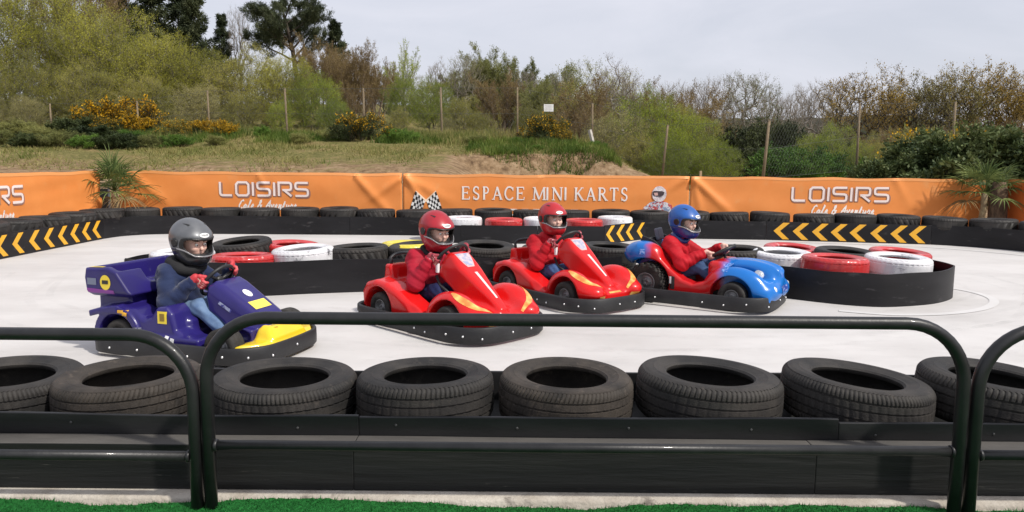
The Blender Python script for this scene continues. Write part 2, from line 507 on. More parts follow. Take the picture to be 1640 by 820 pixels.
# white painted track
def track_material():
    m = bpy.data.materials.new('white_track_paint'); N, L = nt(m); b = N['Principled BSDF']
    b.inputs['Roughness'].default_value = .62; b.inputs['Specular IOR Level'].default_value = .35
    tc = N.new('ShaderNodeTexCoord'); mp = N.new('ShaderNodeMapping'); mp.inputs['Rotation'].default_value = (0, 0, R(-8)); mp.inputs['Scale'].default_value = (.7, 1.3, 1)
    L.new(tc.outputs['Object'], mp.inputs['Vector'])
    def noise(s, vec, d=8, r=.62):
        n = N.new('ShaderNodeTexNoise'); n.inputs['Scale'].default_value = s; n.inputs['Detail'].default_value = d; n.inputs['Roughness'].default_value = r
        L.new(vec, n.inputs['Vector']); return n.outputs['Fac']
    r = N.new('ShaderNodeValToRGB'); e = r.color_ramp.elements
    e[0].position = .30; e[0].color = (.485, .465, .45, 1); e[1].position = .62; e[1].color = (.60, .58, .565, 1)
    L.new(noise(1.1, mp.outputs[0]), r.inputs['Fac'])
    r2 = N.new('ShaderNodeValToRGB'); e = r2.color_ramp.elements
    e[0].position = .30; e[0].color = (.80, .79, .78, 1); e[1].position = .42; e[1].color = (1, 1, 1, 1)
    L.new(noise(5.5, mp.outputs[0], 10, .7), r2.inputs['Fac'])
    mu = N.new('ShaderNodeMix'); mu.data_type = 'RGBA'; mu.blend_type = 'MULTIPLY'; mu.inputs[0].default_value = .55
    L.new(r.outputs[0], mu.inputs[6]); L.new(r2.outputs[0], mu.inputs[7]); L.new(mu.outputs[2], b.inputs['Base Color'])
    bp = N.new('ShaderNodeBump'); bp.inputs['Strength'].default_value = .25; bp.inputs['Distance'].default_value = .004
    L.new(noise(60, tc.outputs['Object']), bp.inputs['Height']); L.new(bp.outputs[0], b.inputs['Normal'])
    return m
tag(mk('track', [(-13, 3.0, 0), (9.3, 3.0, 0), (9.3, 13.55, 0), (-7.9, 13.55, 0), (-13, 13.55, 0)], [(0, 1, 2, 3, 4)], track_material()), kind='structure')

# ================================================================== tyres
def tyre_profile(light=False):
    """(r, z, flag): flag 1 = shoulder lugs, 2 = tread ribs, 0 = smooth"""
    p = [(.186, .066, 0), (.184, .078, 0), (.192, .087, 0), (.202, .088, 0), (.206, .0905, 0), (.222, .0945, 0), (.236, .0985, 0), (.240, .1005, 0), (.244, .0990, 0),
         (.262, .1000, 0), (.276, .0975, 0), (.283, .0935, 0), (.286, .0935, 0), (.291, .0895, 1), (.2985, .0815, 1), (.303, .074, 1), (.3055, .066, 1)]
    if light:
        p += [(.306, .056, 1), (.3005, .054, 0), (.3005, .049, 0), (.3075, .047, 2)]
        half = p; ribs = []
    else:
        p += [(.3062, .0565, 1), (.2985, .0555, 0), (.2985, .0485, 0), (.307, .0475, 2), (.3080, .0335, 2), (.3085, .0235, 2), (.3005, .0225, 0), (.3005, .0155, 0), (.309, .0145, 2)]
        half = p
    full = half + [(r, -z, f) for r, z, f in half[::-1]]
    inner = [(.194, -.058, 0), (.225, -.070, 0), (.262, -.074, 0), (.283, -.06, 0), (.290, -.03, 0), (.290, .03, 0), (.283, .06, 0), (.262, .074, 0), (.225, .070, 0), (.194, .058, 0)]
    return full + inner
def tyre_mesh(name, mat, blocks=64, sub=4, light=False, depth=.0055, rib=.002, slant=0., seed=0):
    P = tyre_profile(light); n = blocks * sub; m = len(P)
    r0 = np.array([p[0] for p in P]); z0 = np.array([p[1] for p in P]); fl = np.array([p[2] for p in P])
    A = np.arange(n) * 2 * PI / n
    g = (np.arange(n) % sub) == sub - 1
    g2 = ((np.arange(n) // 2) % sub) == 1
    RR = np.repeat(r0[None], n, 0)
    RR -= depth * (g[:, None] & (fl == 1)[None]) + rib * (g2[:, None] & (fl == 2)[None])
    rs = np.random.RandomState(seed)
    oval = 1 + .008 * np.sin(2 * A + rs.rand() * 6)
    sag = .0012 * np.sin(2 * A + rs.rand() * 6)
    AA = A[:, None] + slant * z0[None] * (fl > 0)[None]
    X = RR * oval[:, None] * np.cos(AA); Y = RR * oval[:, None] * np.sin(AA); Z = z0[None] + sag[:, None]
    V = np.stack([X, Y, Z], -1).reshape(-1, 3)
    i = np.arange(n)[:, None]; j = np.arange(m)[None]; k = (i + 1) % n; l = (j + 1) % m
    F = np.stack([i*m+j + 0*k, k*m+j, k*m+l, i*m+l], -1).reshape(-1, 4)
    me = mesh_data(name, V, F, mat)
    me.set_sharp_from_angle(angle=R(42)) if hasattr(me, 'set_sharp_from_angle') else None
    return me
rub = M('tyre_rubber', (.017, .016, .0155), .68, col2=(.050, .044, .039), scale=5, lo=.38, hi=.72, col3=(.105, .088, .074), scale3=16, lo3=.60, hi3=.85, bump=.25, bscale=160, spec=.35)
rub2 = M('tyre_rubber_brown', (.024, .021, .0185), .72, col2=(.068, .056, .046), scale=6, lo=.36, hi=.7, col3=(.13, .105, .085), scale3=18, lo3=.58, hi3=.82, bump=.25, bscale=160, spec=.3)
rubd = M('tyre_rubber_far', (.016, .015, .0145), .62, col2=(.045, .04, .036), scale=4, lo=.4, hi=.75, spec=.4)
redp = M('tyre_red_paint', (.56, .022, .022), .28, col2=(.42, .03, .03), scale=3, col3=(.72, .40, .38), scale3=8, lo3=.59, hi3=.70, coat=.3, rvar=.2, bump=.15, bscale=40)
whip = M('tyre_white_paint', (.78, .78, .80), .32, col2=(.64, .63, .65), scale=3, col3=(.17, .165, .18), scale3=6.5, lo3=.60, hi3=.68, coat=.25, bump=.15, bscale=40)
yelp = M('tyre_yellow_paint', (.72, .60, .05), .4, col2=(.6, .5, .06), scale=4, coat=.2)
T_fine = [tyre_mesh('tyre_a', rub, 92, 4, False, .0055, .0025, .35, 1), tyre_mesh('tyre_b', rub, 112, 3, False, .005, .003, -.5, 2),
          tyre_mesh('tyre_c', rub2, 100, 4, False, .005, .0025, 1.3, 3)]
T_far = [tyre_mesh('tyre_d', rubd, 40, 3, True, .006, .004, 1.5, 4), tyre_mesh('tyre_e', rub, 46, 3, True, .006, .004, -1.5, 5), tyre_mesh('tyre_f', rubd, 52, 3, True, .006, .003, 0, 6)]
T_red = tyre_mesh('tyre_r', redp, 40, 3, True, .004, .003, 1, 7)
T_white = tyre_mesh('tyre_w', whip, 40, 3, True, .004, .003, 1, 8)
T_yel = tyre_mesh('tyre_y', yelp, 40, 3, True, .004, .003, 1, 9)
def tyre(me, x, y, top, label, group, tilt=(0, 0), s=1., sz=1., rz=None):
    o = bpy.data.objects.new('tyre', me); COL.objects.link(o)
    o.location = (x, y, top - .1 * sz); o.scale = (s, s, sz)
    o.rotation_euler = (R(tilt[0]), R(tilt[1]), rnd.random() * 6.28 if rz is None else rz)
    o.rotation_mode = 'XYZ'
    # spin about the tyre's own axis first, tilt after
    o.rotation_euler = (Matrix.Rotation(R(tilt[1]), 3, 'Y') @ Matrix.Rotation(R(tilt[0]), 3, 'X') @ Matrix.Rotation(o.rotation_euler.z, 3, 'Z')).to_euler()
    return tag(o, label, 'tyre', group)

# foreground row: (px of centre, centre row, mesh, tilt, label)
fg = [(10, 602, 1, (0, 2), 'weathered black tyre at the left edge of the picture, first of the foreground row', 1.04),
      (207, 602, 2, (0, -1), 'black tyre behind the gap between left and middle guard rails', 1.02),
      (456, 604, 1, (-1, 1), 'black tyre in front of the nose of the blue and yellow kart', 1.06),
      (682, 600, 0, (-2, -1), 'black tyre in the foreground row directly in front of the nearest red kart', 1.0),
      (906, 603, 2, (0, 1), 'brownish dusty tyre in the foreground row, below the second red kart', .99),
      (1134, 600, 0, (-1, 3), 'black tyre in the foreground row below the rear of the blue-red kart', 1.04),
      (1369, 606, 1, (-1, 5), 'black tyre leaning down to the right beside the right rail post', 1.05),
      (-232, 600, 0, (0, 1), 'black tyre beyond the left edge, last of the foreground row', 1.03), (1836, 606, 2, (0, 1), 'brownish tyre beyond the right edge, last of the foreground row', 1.03),
      (1596, 606, 0, (0, 4), 'black tyre behind the gap between middle and right guard rails', 1.06)]
for px, py, k, tl, lab, s in fg:
    Y = 3.27; x, z = spot(px, py, Y); z += .022
    tyre(T_fine[k], x, Y + rnd.uniform(-.012, .012), z, lab, 'tyres along the near edge of the track', tl, s, 1.05)

# ================================================================== foreground barrier, kerb, turf, rails
blk = M('barrier_black_plastic', (.011, .011, .012), .42, col2=(.022, .022, .023), scale=3, lo=.42, hi=.7, col3=(.10, .095, .09), scale3=26, lo3=.70, hi3=.78, bump=.12, bscale=30, stretch=(.4, 1, 1.5), spec=.4)
blkf = M('barrier_black_far', (.0075, .0072, .0085), .45, col2=(.018, .0175, .020), scale=1.6, lo=.38, hi=.72, col3=(.075, .072, .074), scale3=8, lo3=.60, hi3=.80, bump=.12, bscale=12, stretch=(.5, .5, 2.), spec=.25)
beamm = M('beam_black_wood', (.008, .0085, .009), .62, col2=(.018, .018, .017), scale=3.5, lo=.4, hi=.7, col3=(.10, .095, .085), scale3=55, lo3=.66, hi3=.74, bump=.6, bscale=22, stretch=(.12, 1, 1.6), spec=.3)
screwm = M('screw_steel', (.10, .10, .10), .5, .6)
ledm = M('beam_top_grey', (.055, .051, .047), .8, col2=(.09, .083, .075), scale=8, lo=.3, hi=.6, col3=(.05, .05, .05), scale3=5, lo3=.62, hi3=.7, stretch=(.3, 1, 1), bump=.3)  # mottled grey for the beam's top face, paler than its sides
conc = M('kerb_concrete', (.36, .32, .27), .9, col2=(.50, .46, .40), scale=7, lo=.35, hi=.62, col3=(.16, .14, .12), scale3=9, lo3=.60, hi3=.72, bump=.6, bscale=60, spec=.2)
def wavy_board(name, x0, x1, y, z0, z1, th, mat, label, cat, group, amp=.004, seed=0, top=None):
    n = max(8, int((x1 - x0) / .06)); r = np.random.RandomState(seed)
    xs = np.linspace(x0, x1, n); ph = r.rand(4) * 6
    wv = amp * (np.sin(xs * 2.3 + ph[0]) + .6 * np.sin(xs * 5.1 + ph[1]))
    V = []; F = []; mi = []
    for x, q in zip(xs, wv):
        V += [(x, y, z0), (x, y, z1 + q), (x, y + th, z1 + q), (x, y + th, z0)]
    for i in range(n - 1):
        for k in range(4):
            F.append((i*4+k, (i+1)*4+k, (i+1)*4+(k+1) % 4, i*4+(k+1) % 4)); mi.append(1 if (k == 1 and top) else 0)
    F += [(0, 1, 2, 3), ((n-1)*4+3, (n-1)*4+2, (n-1)*4+1, (n-1)*4)]; mi += [0, 0]
    o = mk(name, V, F, [mat, top] if top else mat, smooth=False, midx=mi)
    bevel(o, .004, 2)
    if name == 'barrier_board' and y < 3:
        q = x0+.15
        while q < x1-.1:
            m = MB(); m.lathe([(.001, -.0035), (.0045, -.003), (.006, -.0005), (.001, 0)], 10, 'x'); m.V[0] = m.V[0][:, [1, 0, 2]]+np.array((q, y, z1-.035-.02*r.rand())); m.build('screw', screwm, o); q += .36+.22*r.rand()
    return tag(o, label, cat, group)
for i, (a, b, la) in enumerate(((-3.3, -.6152, 'left half of the low black beam on the concrete kerb, under the left rail'),
                                (-.615, 1.2, 'middle of the low black beam on the concrete kerb, under the long rail'),
                                (1.2002, 3.4, 'right end of the low black beam on the kerb, behind the right rail posts'))):
    wavy_board('timber_beam', a, b, 2.785, .002, .186, .105, beamm, la, 'beam', 'black beams along the foreground kerb', .0015, i, ledm)
for i, (a, b, la) in enumerate(((-3.3, -.6145, 'black plastic board holding the tyres at the left of the foreground row'),
                                (-.614, 1.33, 'long black plastic board holding the middle tyres of the foreground row'),
                                (1.3305, 3.4, 'black plastic board holding the tyres at the right of the foreground row'))):
    wavy_board('barrier_board', a, b, 2.894, .0, (.268, .268, .260)[i], .016, blk, la, 'barrier', 'black boards on the near side of the foreground tyres', .0035, 5 + i)
for i, (a, b, la) in enumerate(((-3.3, 0.1, 'black board on the track side of the foreground tyres, left half'), (.104, 3.4, 'black board on the track side of the foreground tyres, right half'))):
    o = wavy_board('barrier_board', a, b, 3.605, .0, .250, .016, blk, la, 'barrier', 'black boards on the far side of the foreground tyres', .003, 9 + i)
dk = MB(); dk.box((0, 3.255, .055), (3.3, .335, .055)); tag(dk.build('barrier_deck', beamm, smooth=False), 'black deck under the foreground tyre row, seen only in the gaps', 'deck')
def kerb():
    xs = np.linspace(-4, 4, 210); r = np.random.RandomState(3); V = []; F = []
    for x in xs:
        e = .004 * math.sin(x * 9) + .003 * r.randn()
        V += [(x, 2.712 + e, -.12), (x, 2.718 + e * .6, -.010 + .002 * r.randn()), (x, 2.727, .0005), (x, 3.0, .0005)]
    for i in range(len(xs) - 1):
        for k in range(3): F.append((i*4+k, (i+1)*4+k, (i+1)*4+k+1, i*4+k+1))
    tag(mk('kerb', V, F, conc), kind='structure')
kerb()
def LIFT(x): return np.interp(x, [-3, -1.9, -1.45, -1.08, -.6, -.3, 0, .3, .6, 1.2, 1.6, 2.0], [.0, .006, .002, .018, .022, .008, -.012, -.016, .008, .014, .008, .008]) + .002*np.sin(x*17) + .0015*np.sin(x*41)
def turf():
    xs = np.linspace(-4, 4, 620); ys = np.concatenate([np.linspace(-2, 2.3, 12), np.linspace(2.32, 2.71, 26)])
    V = []; r = np.random.RandomState(5)
    ed = lambda x: .018 * math.sin(x * 2.1 + 1) + .012 * math.sin(x * 5.3) + .006 * math.sin(x * 13)
    for x in xs:
        for j, y in enumerate(ys):
            t = max(0, (y - 2.3) / .41)
            lift = LIFT(x) * t
            z = -.020 + max(lift, -.02) + r.rand() * .006
            V.append((x, y + ed(x) * t, z))
    n = len(ys); F = [(i*n+j, (i+1)*n+j, (i+1)*n+j+1, i*n+j+1) for i in range(len(xs)-1) for j in range(n-1)]
    m = M('artificial_turf', (.008, .10, .016), .7, col2=(.022, .21, .038), scale=90, lo=.35, hi=.65, bump=1., bscale=300, spec=.25)
    tag(mk('turf', V, F, m, smooth=False), kind='structure')
    # its blades
    r = np.random.RandomState(6); n = 26000
    x = r.uniform(-2.1, 2.1, n); t = r.rand(n) ** .7; y = 2.36 + .35 * t + np.array([ed(q) for q in x]) * t
    lift = LIFT(x) * t
    z = -.022 + np.maximum(lift, -.02)
    a = r.rand(n) * 6.28; h = r.uniform(.010, .020, n); wd = .0022
    B = np.stack([x, y, z], -1); s = np.stack([np.cos(a), np.sin(a), 0 * a], -1) * wd
    tip = B + np.stack([r.randn(n) * .006, r.randn(n) * .006, h], -1)
    V = np.stack([B - s, B + s, tip], 1).reshape(-1, 3)
    tag(mk('turf_grass', V, np.arange(3 * n).reshape(-1, 3), m, smooth=False), 'bright green artificial grass blades along the kerb', 'grass', kind='stuff')
turf()
rail = M('rail_black_enamel', (.010, .010, .011), .42, col2=(.017, .017, .018), scale=9, bump=.08, bscale=70, coat=.08, spec=.4, col3=(.05, .045, .04), scale3=20, lo3=.7, hi3=.76)
def arc_pts(c, r, a0, a1, n=10): return [(c[0] + r*math.cos(R(a0+(a1-a0)*i/n)), c[1] + r*math.sin(R(a0+(a1-a0)*i/n))) for i in range(n+1)]
def guard_rail(x0, x1, top, mid, label, left=True, right=True, Y=2.65, base=-.035, y1=None):
    t = thing('guard_rail', label, 'guard rail', ((x0+x1)/2, Y, 0), 0, 'black tubular guard rails')
    cx = (x0+x1)/2; a, b = x0-cx, x1-cx; r = .225; f = MB()
    pts = ([(a, base)] + arc_pts((a+r, top-r), r, 180, 90)) if left else [(a, top)]
    pts += (arc_pts((b-r, top-r), r, 90, 0) + [(b, base)]) if right else [(b, top)]
    dy = (lambda x: 0) if y1 is None else (lambda x: (x-a)/(b-a)*y1)
    f.tube([(x, dy(x), z) for x, z in pts], .0235, 20); f.build('frame', rail, t)
    m = MB(); m.tube([(a+.02, dy(a), mid), (b-.02, dy(b), mid)], .019, 16)
    m.build('mid_rail', rail, t)
    for s, x in ((1, a), (-1, b)):
        if (s > 0 and left) or (s < 0 and right):
            c = MB(); c.lathe([(.018, -.006), (.0225, -.005), (.0235, .0), (.021, .006), (.018, .008)], 20, 'x', (x+s*.026, dy(x), mid)); c.build('weld_collar', rail, t)
    return t
guard_rail(-3.1, -1.172, .655, .194, 'left black guard rail with one rounded corner beside the blue kart', left=False)
guard_rail(-1.121, 1.668, .722, .238, 'long middle black guard rail with two rounded top corners')
guard_rail(1.723, 3.6, .705, .225, 'right black guard rail cut off by the right edge of the picture', right=False)

# ================================================================== barriers on the track
def offset_path(P, d):
    out = []
    for i in range(len(P)):
        a = np.array(P[max(i-1, 0)]); b = np.array(P[min(i+1, len(P)-1)]); t = (b-a)/(np.linalg.norm(b-a)+1e-9)
        out.append(np.array(P[i]) + np.array((-t[1], t[0])) * d)
    return out
def board(path, z1, label, group=None, z0=.0, th=.014, mat=None, deck=None, deckz=.2, closed=False, jit=.004, seed=0):
    """a black plastic board standing on the track along a path; deck = width of the shelf behind it"""
    P = [np.array(p, float) for p in path]; n = len(P); r = np.random.RandomState(seed)
    O = offset_path(P, th) if not closed else [P[i] + th*np.array((-(P[(i+1) % n]-P[i-1])[1], (P[(i+1) % n]-P[i-1])[0]))/np.linalg.norm(P[(i+1) % n]-P[i-1]) for i in range(n)]
    wv = jit * np.sin(np.arange(n) * .55 + r.rand()*6)
    V = []
    for p, o, q in zip(P, O, wv): V += [(*p, z0), (*p, z1+q), (*o, z1+q), (*o, z0)]
    F = [(i*4+k, ((i+1) % n)*4+k, ((i+1) % n)*4+(k+1) % 4, i*4+(k+1) % 4) for i in range(n if closed else n-1) for k in range(4)]
    if not closed: F += [(0, 1, 2, 3), ((n-1)*4+3, (n-1)*4+2, (n-1)*4+1, (n-1)*4)]
    o = mk('barrier_board', V, F, mat or blkf, smooth=True); autosmooth(o, 30)
    tag(o, label, 'barrier', group)
    if deck:
        A = offset_path(P, th+.004); B = offset_path(P, deck)
        V = [(*a, deckz) for a in A] + [(*b, deckz) for b in B] + [(*b, .0) for b in B]
        F = [(i, i+1, n+i+1, n+i) for i in range(n-1)] + [(n+i, n+i+1, 2*n+i+1, 2*n+i) for i in range(n-1)]
        mk('shelf', V, F, beamm, o, smooth=False)
    return o
chev = M('chevron_yellow', (.78, .40, .022), .45, col2=(.70, .36, .03), scale=9, lo=.4, hi=.7, col3=(.25, .15, .03), scale3=30, lo3=.72, hi3=.8)
def chevrons(parent, p0, p1, ts, z0, z1, wd=.10, dep=.16, off=.004):
    """'<' marks on a straight piece of board, tip towards p0"""
    p0 = np.array(p0); p1 = np.array(p1); e = (p1-p0)/np.linalg.norm(p1-p0); nrm = np.array((e[1], -e[0])); Ln = np.linalg.norm(p1-p0)
    zm = (z0+z1)/2
    for t in ts:
        q = t*Ln
        prof = [(q, zm), (q+dep, z1), (q+dep+wd, z1), (q+wd, zm), (q+dep+wd, z0), (q+dep, z0)]
        V = [(*(p0+e*s+nrm*off), z) for s, z in prof] + [(*(p0+e*s+nrm*.001), z) for s, z in prof]
        F = [(0, 1, 2, 3)[::-1], (0, 3, 4, 5)[::-1]] + [(i, (i+1) % 6, 6+(i+1) % 6, 6+i) for i in range(6)]
        mk('chevron', V, F, chev, parent, smooth=False)

G_FAR = 'black boards of the far track edge'
LW0, LW1 = (-6.45, 7.9), (-6.52, 11.75)
bl = board([LW0, (-6.47, 9.2), (-6.5, 10.5), LW1], .325, 'dark board with yellow chevrons along the left side of the track', G_FAR, deck=.74, deckz=.24, mat=blkf)
chevrons(bl, LW0, LW1, [.235, .335, .42, .51, .595, .68, .76, .84, .915], .03, .30, .10, .14)
board([(-6.42, 4.2), (-6.449, 7.895)], .325, 'plain dark board at the near end of the left side of the track', G_FAR, deck=.74, deckz=.24)
corner = catmull([LW1, (-6.42, 12.2), (-6.05, 12.52), (-5.4, 12.64)], 5)
board(corner, .315, 'short curved black board at the corner below the left palm', G_FAR, deck=.74, deckz=.24)
board([(-5.395, 12.643), (-4, 12.68), (-2.8, 12.7)], .315, 'black far board below the left orange banner lettering', G_FAR, deck=.74, deckz=.24)
board([(-2.795, 12.701), (-2, 12.7), (-1.3, 12.66)], .315, 'black far board between the two halves of the banners, behind the nearest red kart', G_FAR, deck=.74, deckz=.24)
bb = [(-1.3, 12.62), (-1.22, 12.0), (-1.1, 11.62), (-.8, 11.56)]
board(bb, .285, 'end of the bulging black board behind the first red helmet', G_FAR, deck=None)
board([(-.8, 11.555), (.4, 11.55)], .287, 'black board under the white and red tyres, left of the second red helmet', G_FAR, deck=.7, deckz=.175)
board([(.405, 11.55), (1.45, 11.57)], .287, 'black board under the white and red tyres, right of the second red helmet', G_FAR, deck=.7, deckz=.175)
bc = board([(1.455, 11.572), (2.25, 12.42)], .30, 'slanted dark board with four yellow chevrons beside the blue helmet', G_FAR)
chevrons(bc, (1.455, 11.572), (2.25, 12.42), [.03, .27, .50, .77], .02, .285, .09, .14)
board([(-1.28, 12.66), (.5, 12.64), (2.25, 12.60)], .315, 'black far board hidden behind the white and red tyres', G_FAR, deck=.74, deckz=.24)
board([(2.255, 12.6), (4.295, 12.46)], .315, 'plain black far board right of the blue helmet', G_FAR, deck=.74, deckz=.24)
bd = board([(4.30, 12.46), (6.80, 11.95)], .318, 'dark board with eight yellow chevrons under the right lettering', G_FAR, deck=.74, deckz=.24)
chevrons(bd, (4.30, 12.46), (6.80, 11.95), [.045, .165, .285, .40, .515, .64, .76, .87], .02, .30, .105, .15)
rc = catmull([(6.805, 11.95), (7.22, 11.70), (7.65, 11.2), (8.05, 10.3), (8.3, 9.2), (8.36, 7.6), (8.4, 5.6)], 6)
board(rc, .32, 'curving black board at the right end of the track', G_FAR, deck=.74, deckz=.24)

# far tyres: walk along a path
def walk(P, step, start=0.):
    P = [np.array(p, float) for p in P]; out = []; need = start
    for a, b in zip(P[:-1], P[1:]):
        l = np.linalg.norm(b-a); s = need
        while s <= l:
            out.append((a+(b-a)*s/l, (b-a)/l)); s += step
        need = s-l
    return out
ORD = ['first', 'second', 'third', 'fourth', 'fifth', 'sixth', 'seventh', 'eighth', 'ninth', 'tenth', 'eleventh', 'twelfth', 'thirteenth', 'fourteenth']
farline = [(-6.80, 5.05), (-6.88, 12.0), (-6.6, 12.72), (-5.9, 13.02), (-3, 13.07), (0, 13.02), (2.3, 12.98), (4.1, 12.88), (6.7, 12.36), (7.4, 11.98), (8.0, 11.35), (8.42, 10.3), (8.66, 9.0), (8.74, 6.2)]
row = walk(farline, .688, .298)
cnt = {}
for k, (p, t) in enumerate(row):
    x, y = p; px = 820 + x/y*1184
    if y < 12.3 and x < 0: key = 'on the left side barrier, %s from the corner palm'; 
    elif px < 415: key = 'on the far barrier, %s right of the left palm'
    elif px < 648: key = 'on the far barrier, %s right of the small stake above the left lettering'
    elif px < 1110: key = 'on the far barrier below the centre banner, %s from its left edge'
    elif px < 1340: key = 'on the far barrier, %s right of the centre banner'
    elif y > 11.9: key = 'on the far barrier, %s right of the letter I in the right lettering'
    else: key = 'on the right hand curve of the barrier, %s past the right palm'
    cnt.setdefault(key, []).append(k)
for key, ks in cnt.items():
    if 'corner palm' in key: ks = ks[::-1]
    for i, k in enumerate(ks):
        (x, y), t = row[k]
        tyre(T_far[(k*7+k//3) % 3], x+rnd.uniform(-.02, .02), y+rnd.uniform(-.03, .03), .44+rnd.uniform(-.012, .012), 'black tyre ' + key % ORD[i], 'black tyres along the far barrier',
             (rnd.uniform(-2, 2), rnd.uniform(-2, 2)), 1.09, 1.)
for px, col, Y, lab in ((708, 0, 12.05, 'red tyre on the bulging board behind the nearest red helmet'), (742, 1, 11.93, 'white tyre beside the first red helmet on the bulging board'), (807, 0, 11.9, 'red tyre midway between the two red helmets'), (869, 1, 11.92, 'white tyre directly behind the second red helmet'),
                        (935, 0, 11.9, 'red tyre right of the second red helmet'), (985, 1, 12.27, 'white tyre tucked behind the red one near the four chevrons')):
    tyre(T_white if col else T_red, XW(px, Y, 345), Y, .372 + .02*col, lab, 'painted tyres on the bulge of the far barrier', (0, 0), 1.0 if px != 985 else .95)

# left island
isl1 = catmull([(-3.75, 7.1), (-3.3, 6.86), (-2.6, 6.86), (-1.95, 7.06), (-1.42, 7.2), (-.8, 7.33), (-.2, 7.38), (.45, 7.42), (.9, 7.46), (1.14, 7.58)], 6)
board(isl1, .325, 'long black board in front of the tyres behind the blue and red karts', 'boards round the tyre islands', seed=2)
isl1b = catmull([(1.142, 7.59), (1.33, 7.85), (1.28, 8.15), (.8, 8.4), (-.5, 8.48), (-1.9, 8.46), (-3.0, 8.1), (-3.7, 7.7), (-3.85, 7.35), (-3.76, 7.11)], 6)
board(isl1b, .30, 'black board round the back of the middle tyre island', 'boards round the tyre islands', seed=3)
def deckpoly(name, path, z, label):
    c = np.mean(path, 0); P = [c+(np.array(p)-c)*.985 for p in path]
    m = MB(); m.prism([tuple(p) for p in P[::-1]], z-.03, z); tag(m.build(name, beamm, smooth=False), label, 'deck')
deckpoly('island_deck', isl1+isl1b[1:-1], .195, 'dark deck under the tyres of the middle island')
g1 = 'tyres on the middle island'
def it(px, Y, top, me, lab, grp, tilt=(0, 0), s=1.): tyre(me, XW(px, Y, 410), Y, top, lab, grp, tilt, s)
it(293, 7.3, .385, T_white, 'white tyre mostly hidden behind the grey helmet', g1)
it(390, 7.24, .36, T_red, 'glossy red tyre just right of the grey helmet', g1, (-2, 0), 1.02)
it(388, 7.84, .43, T_far[1], 'black tyre leaning behind the red one beside the grey helmet', g1, (5, -4), 1.03)
it(470, 8.02, .385, T_red, 'dull red tyre lying behind the white tyre of the middle island', g1, (2, 4), .98)
it(486, 7.43, .41, T_white, 'white scuffed tyre right of the grey helmet on the middle island', g1, (2, -3), 1.02)
it(574, 7.62, .41, T_far[1], 'black tyre left of the nearest red kart on the middle island', g1, (0, -2), 1.02)
it(655, 8.06, .40, T_yel, 'yellow painted tyre behind the nearest red kart', g1, (0, 0), 1.0)
it(668, 7.74, .415, T_far[1], 'black tyre hidden behind the nearest red helmet', g1, (3, -3), 1.0)
it(778, 7.78, .42, T_fine[1], 'black tyre with wide open hole between the two red karts', g1, (4, 2), 1.03)
it(880, 7.85, .40, T_far[0], 'black tyre behind the driver of the second red kart', g1, (0, 0), 1.0)
it(975, 7.86, .415, T_far[2], 'black tyre between the second red kart and the blue-red kart', g1, (2, 2), .98)
# right island
isl2 = catmull([(2.02, 7.85), (2.32, 7.36), (2.62, 7.08), (2.95, 6.80), (3.25, 6.66), (3.52, 6.66), (3.95, 6.82), (4.30, 7.12), (4.43, 7.42), (4.36, 7.74)], 7)
board(isl2, .305, 'curved black board round the front of the right tyre island', 'boards round the tyre islands', seed=4)
isl2b = catmull([(4.355, 7.75), (4.08, 8.12), (3.5, 8.42), (2.9, 8.52), (2.3, 8.4), (2.02, 8.1), (2.01, 7.86)], 6)
board(isl2b, .29, 'black board round the back of the right tyre island', 'boards round the tyre islands', seed=5)
deckpoly('island_deck', isl2+isl2b[1:-1], .185, 'dark deck under the tyres of the right island')
g2 = 'tyres on the right island'
it(1178, 7.80, .40, T_far[1], 'black tyre behind the steering wheel of the blue-red kart', g2, (2, -2), .95)
it(1252, 7.62, .395, T_white, 'white tyre left of the front red tyre on the right island', g2, (3, 0), .97)
it(1337, 7.13, .405, T_red, 'glossy red tyre at the front of the right island', g2, (0, 1), 1.0)
it(1268, 8.15, .385, T_red, 'faded red tyre at the back of the right island', g2, (3, 2), 1.0)
it(1353, 7.72, .40, T_far[0], 'plain black tyre at the back of the right island', g2, (3, 2), 1.0)
it(1438, 7.2, .405, T_white, 'white tyre with grey scuffs at the right end of the island', g2, (2, 1), 1.0)
it(1440, 7.68, .405, T_red, 'red tyre peeping out behind the scuffed white tyre', g2, (2, 3), .98)

# white guide line brushed round the right island, and round the far curve
linem = M('white_line_paint', (.625, .61, .60), .6, col2=(.59, .575, .56), scale=2.5, lo=.35, hi=.65)
def floor_line(path, wdt):
    V, F = ribbon(path, wdt); tag(mk('track_line', [(x, y, .004) for x, y in V], [f[::-1] for f in F], linem, smooth=False), kind='structure')
floor_line(catmull([(2.9, 6.45), (3.3, 6.30), (3.8, 6.36), (4.3, 6.62), (4.66, 7.05), (4.72, 7.5), (4.5, 7.95)], 10), .08)
floor_line(catmull([(3.4, 12.30), (5.0, 12.08), (6.2, 11.72), (7.0, 11.15), (7.6, 10.2), (7.8, 9.2)], 10), .10)

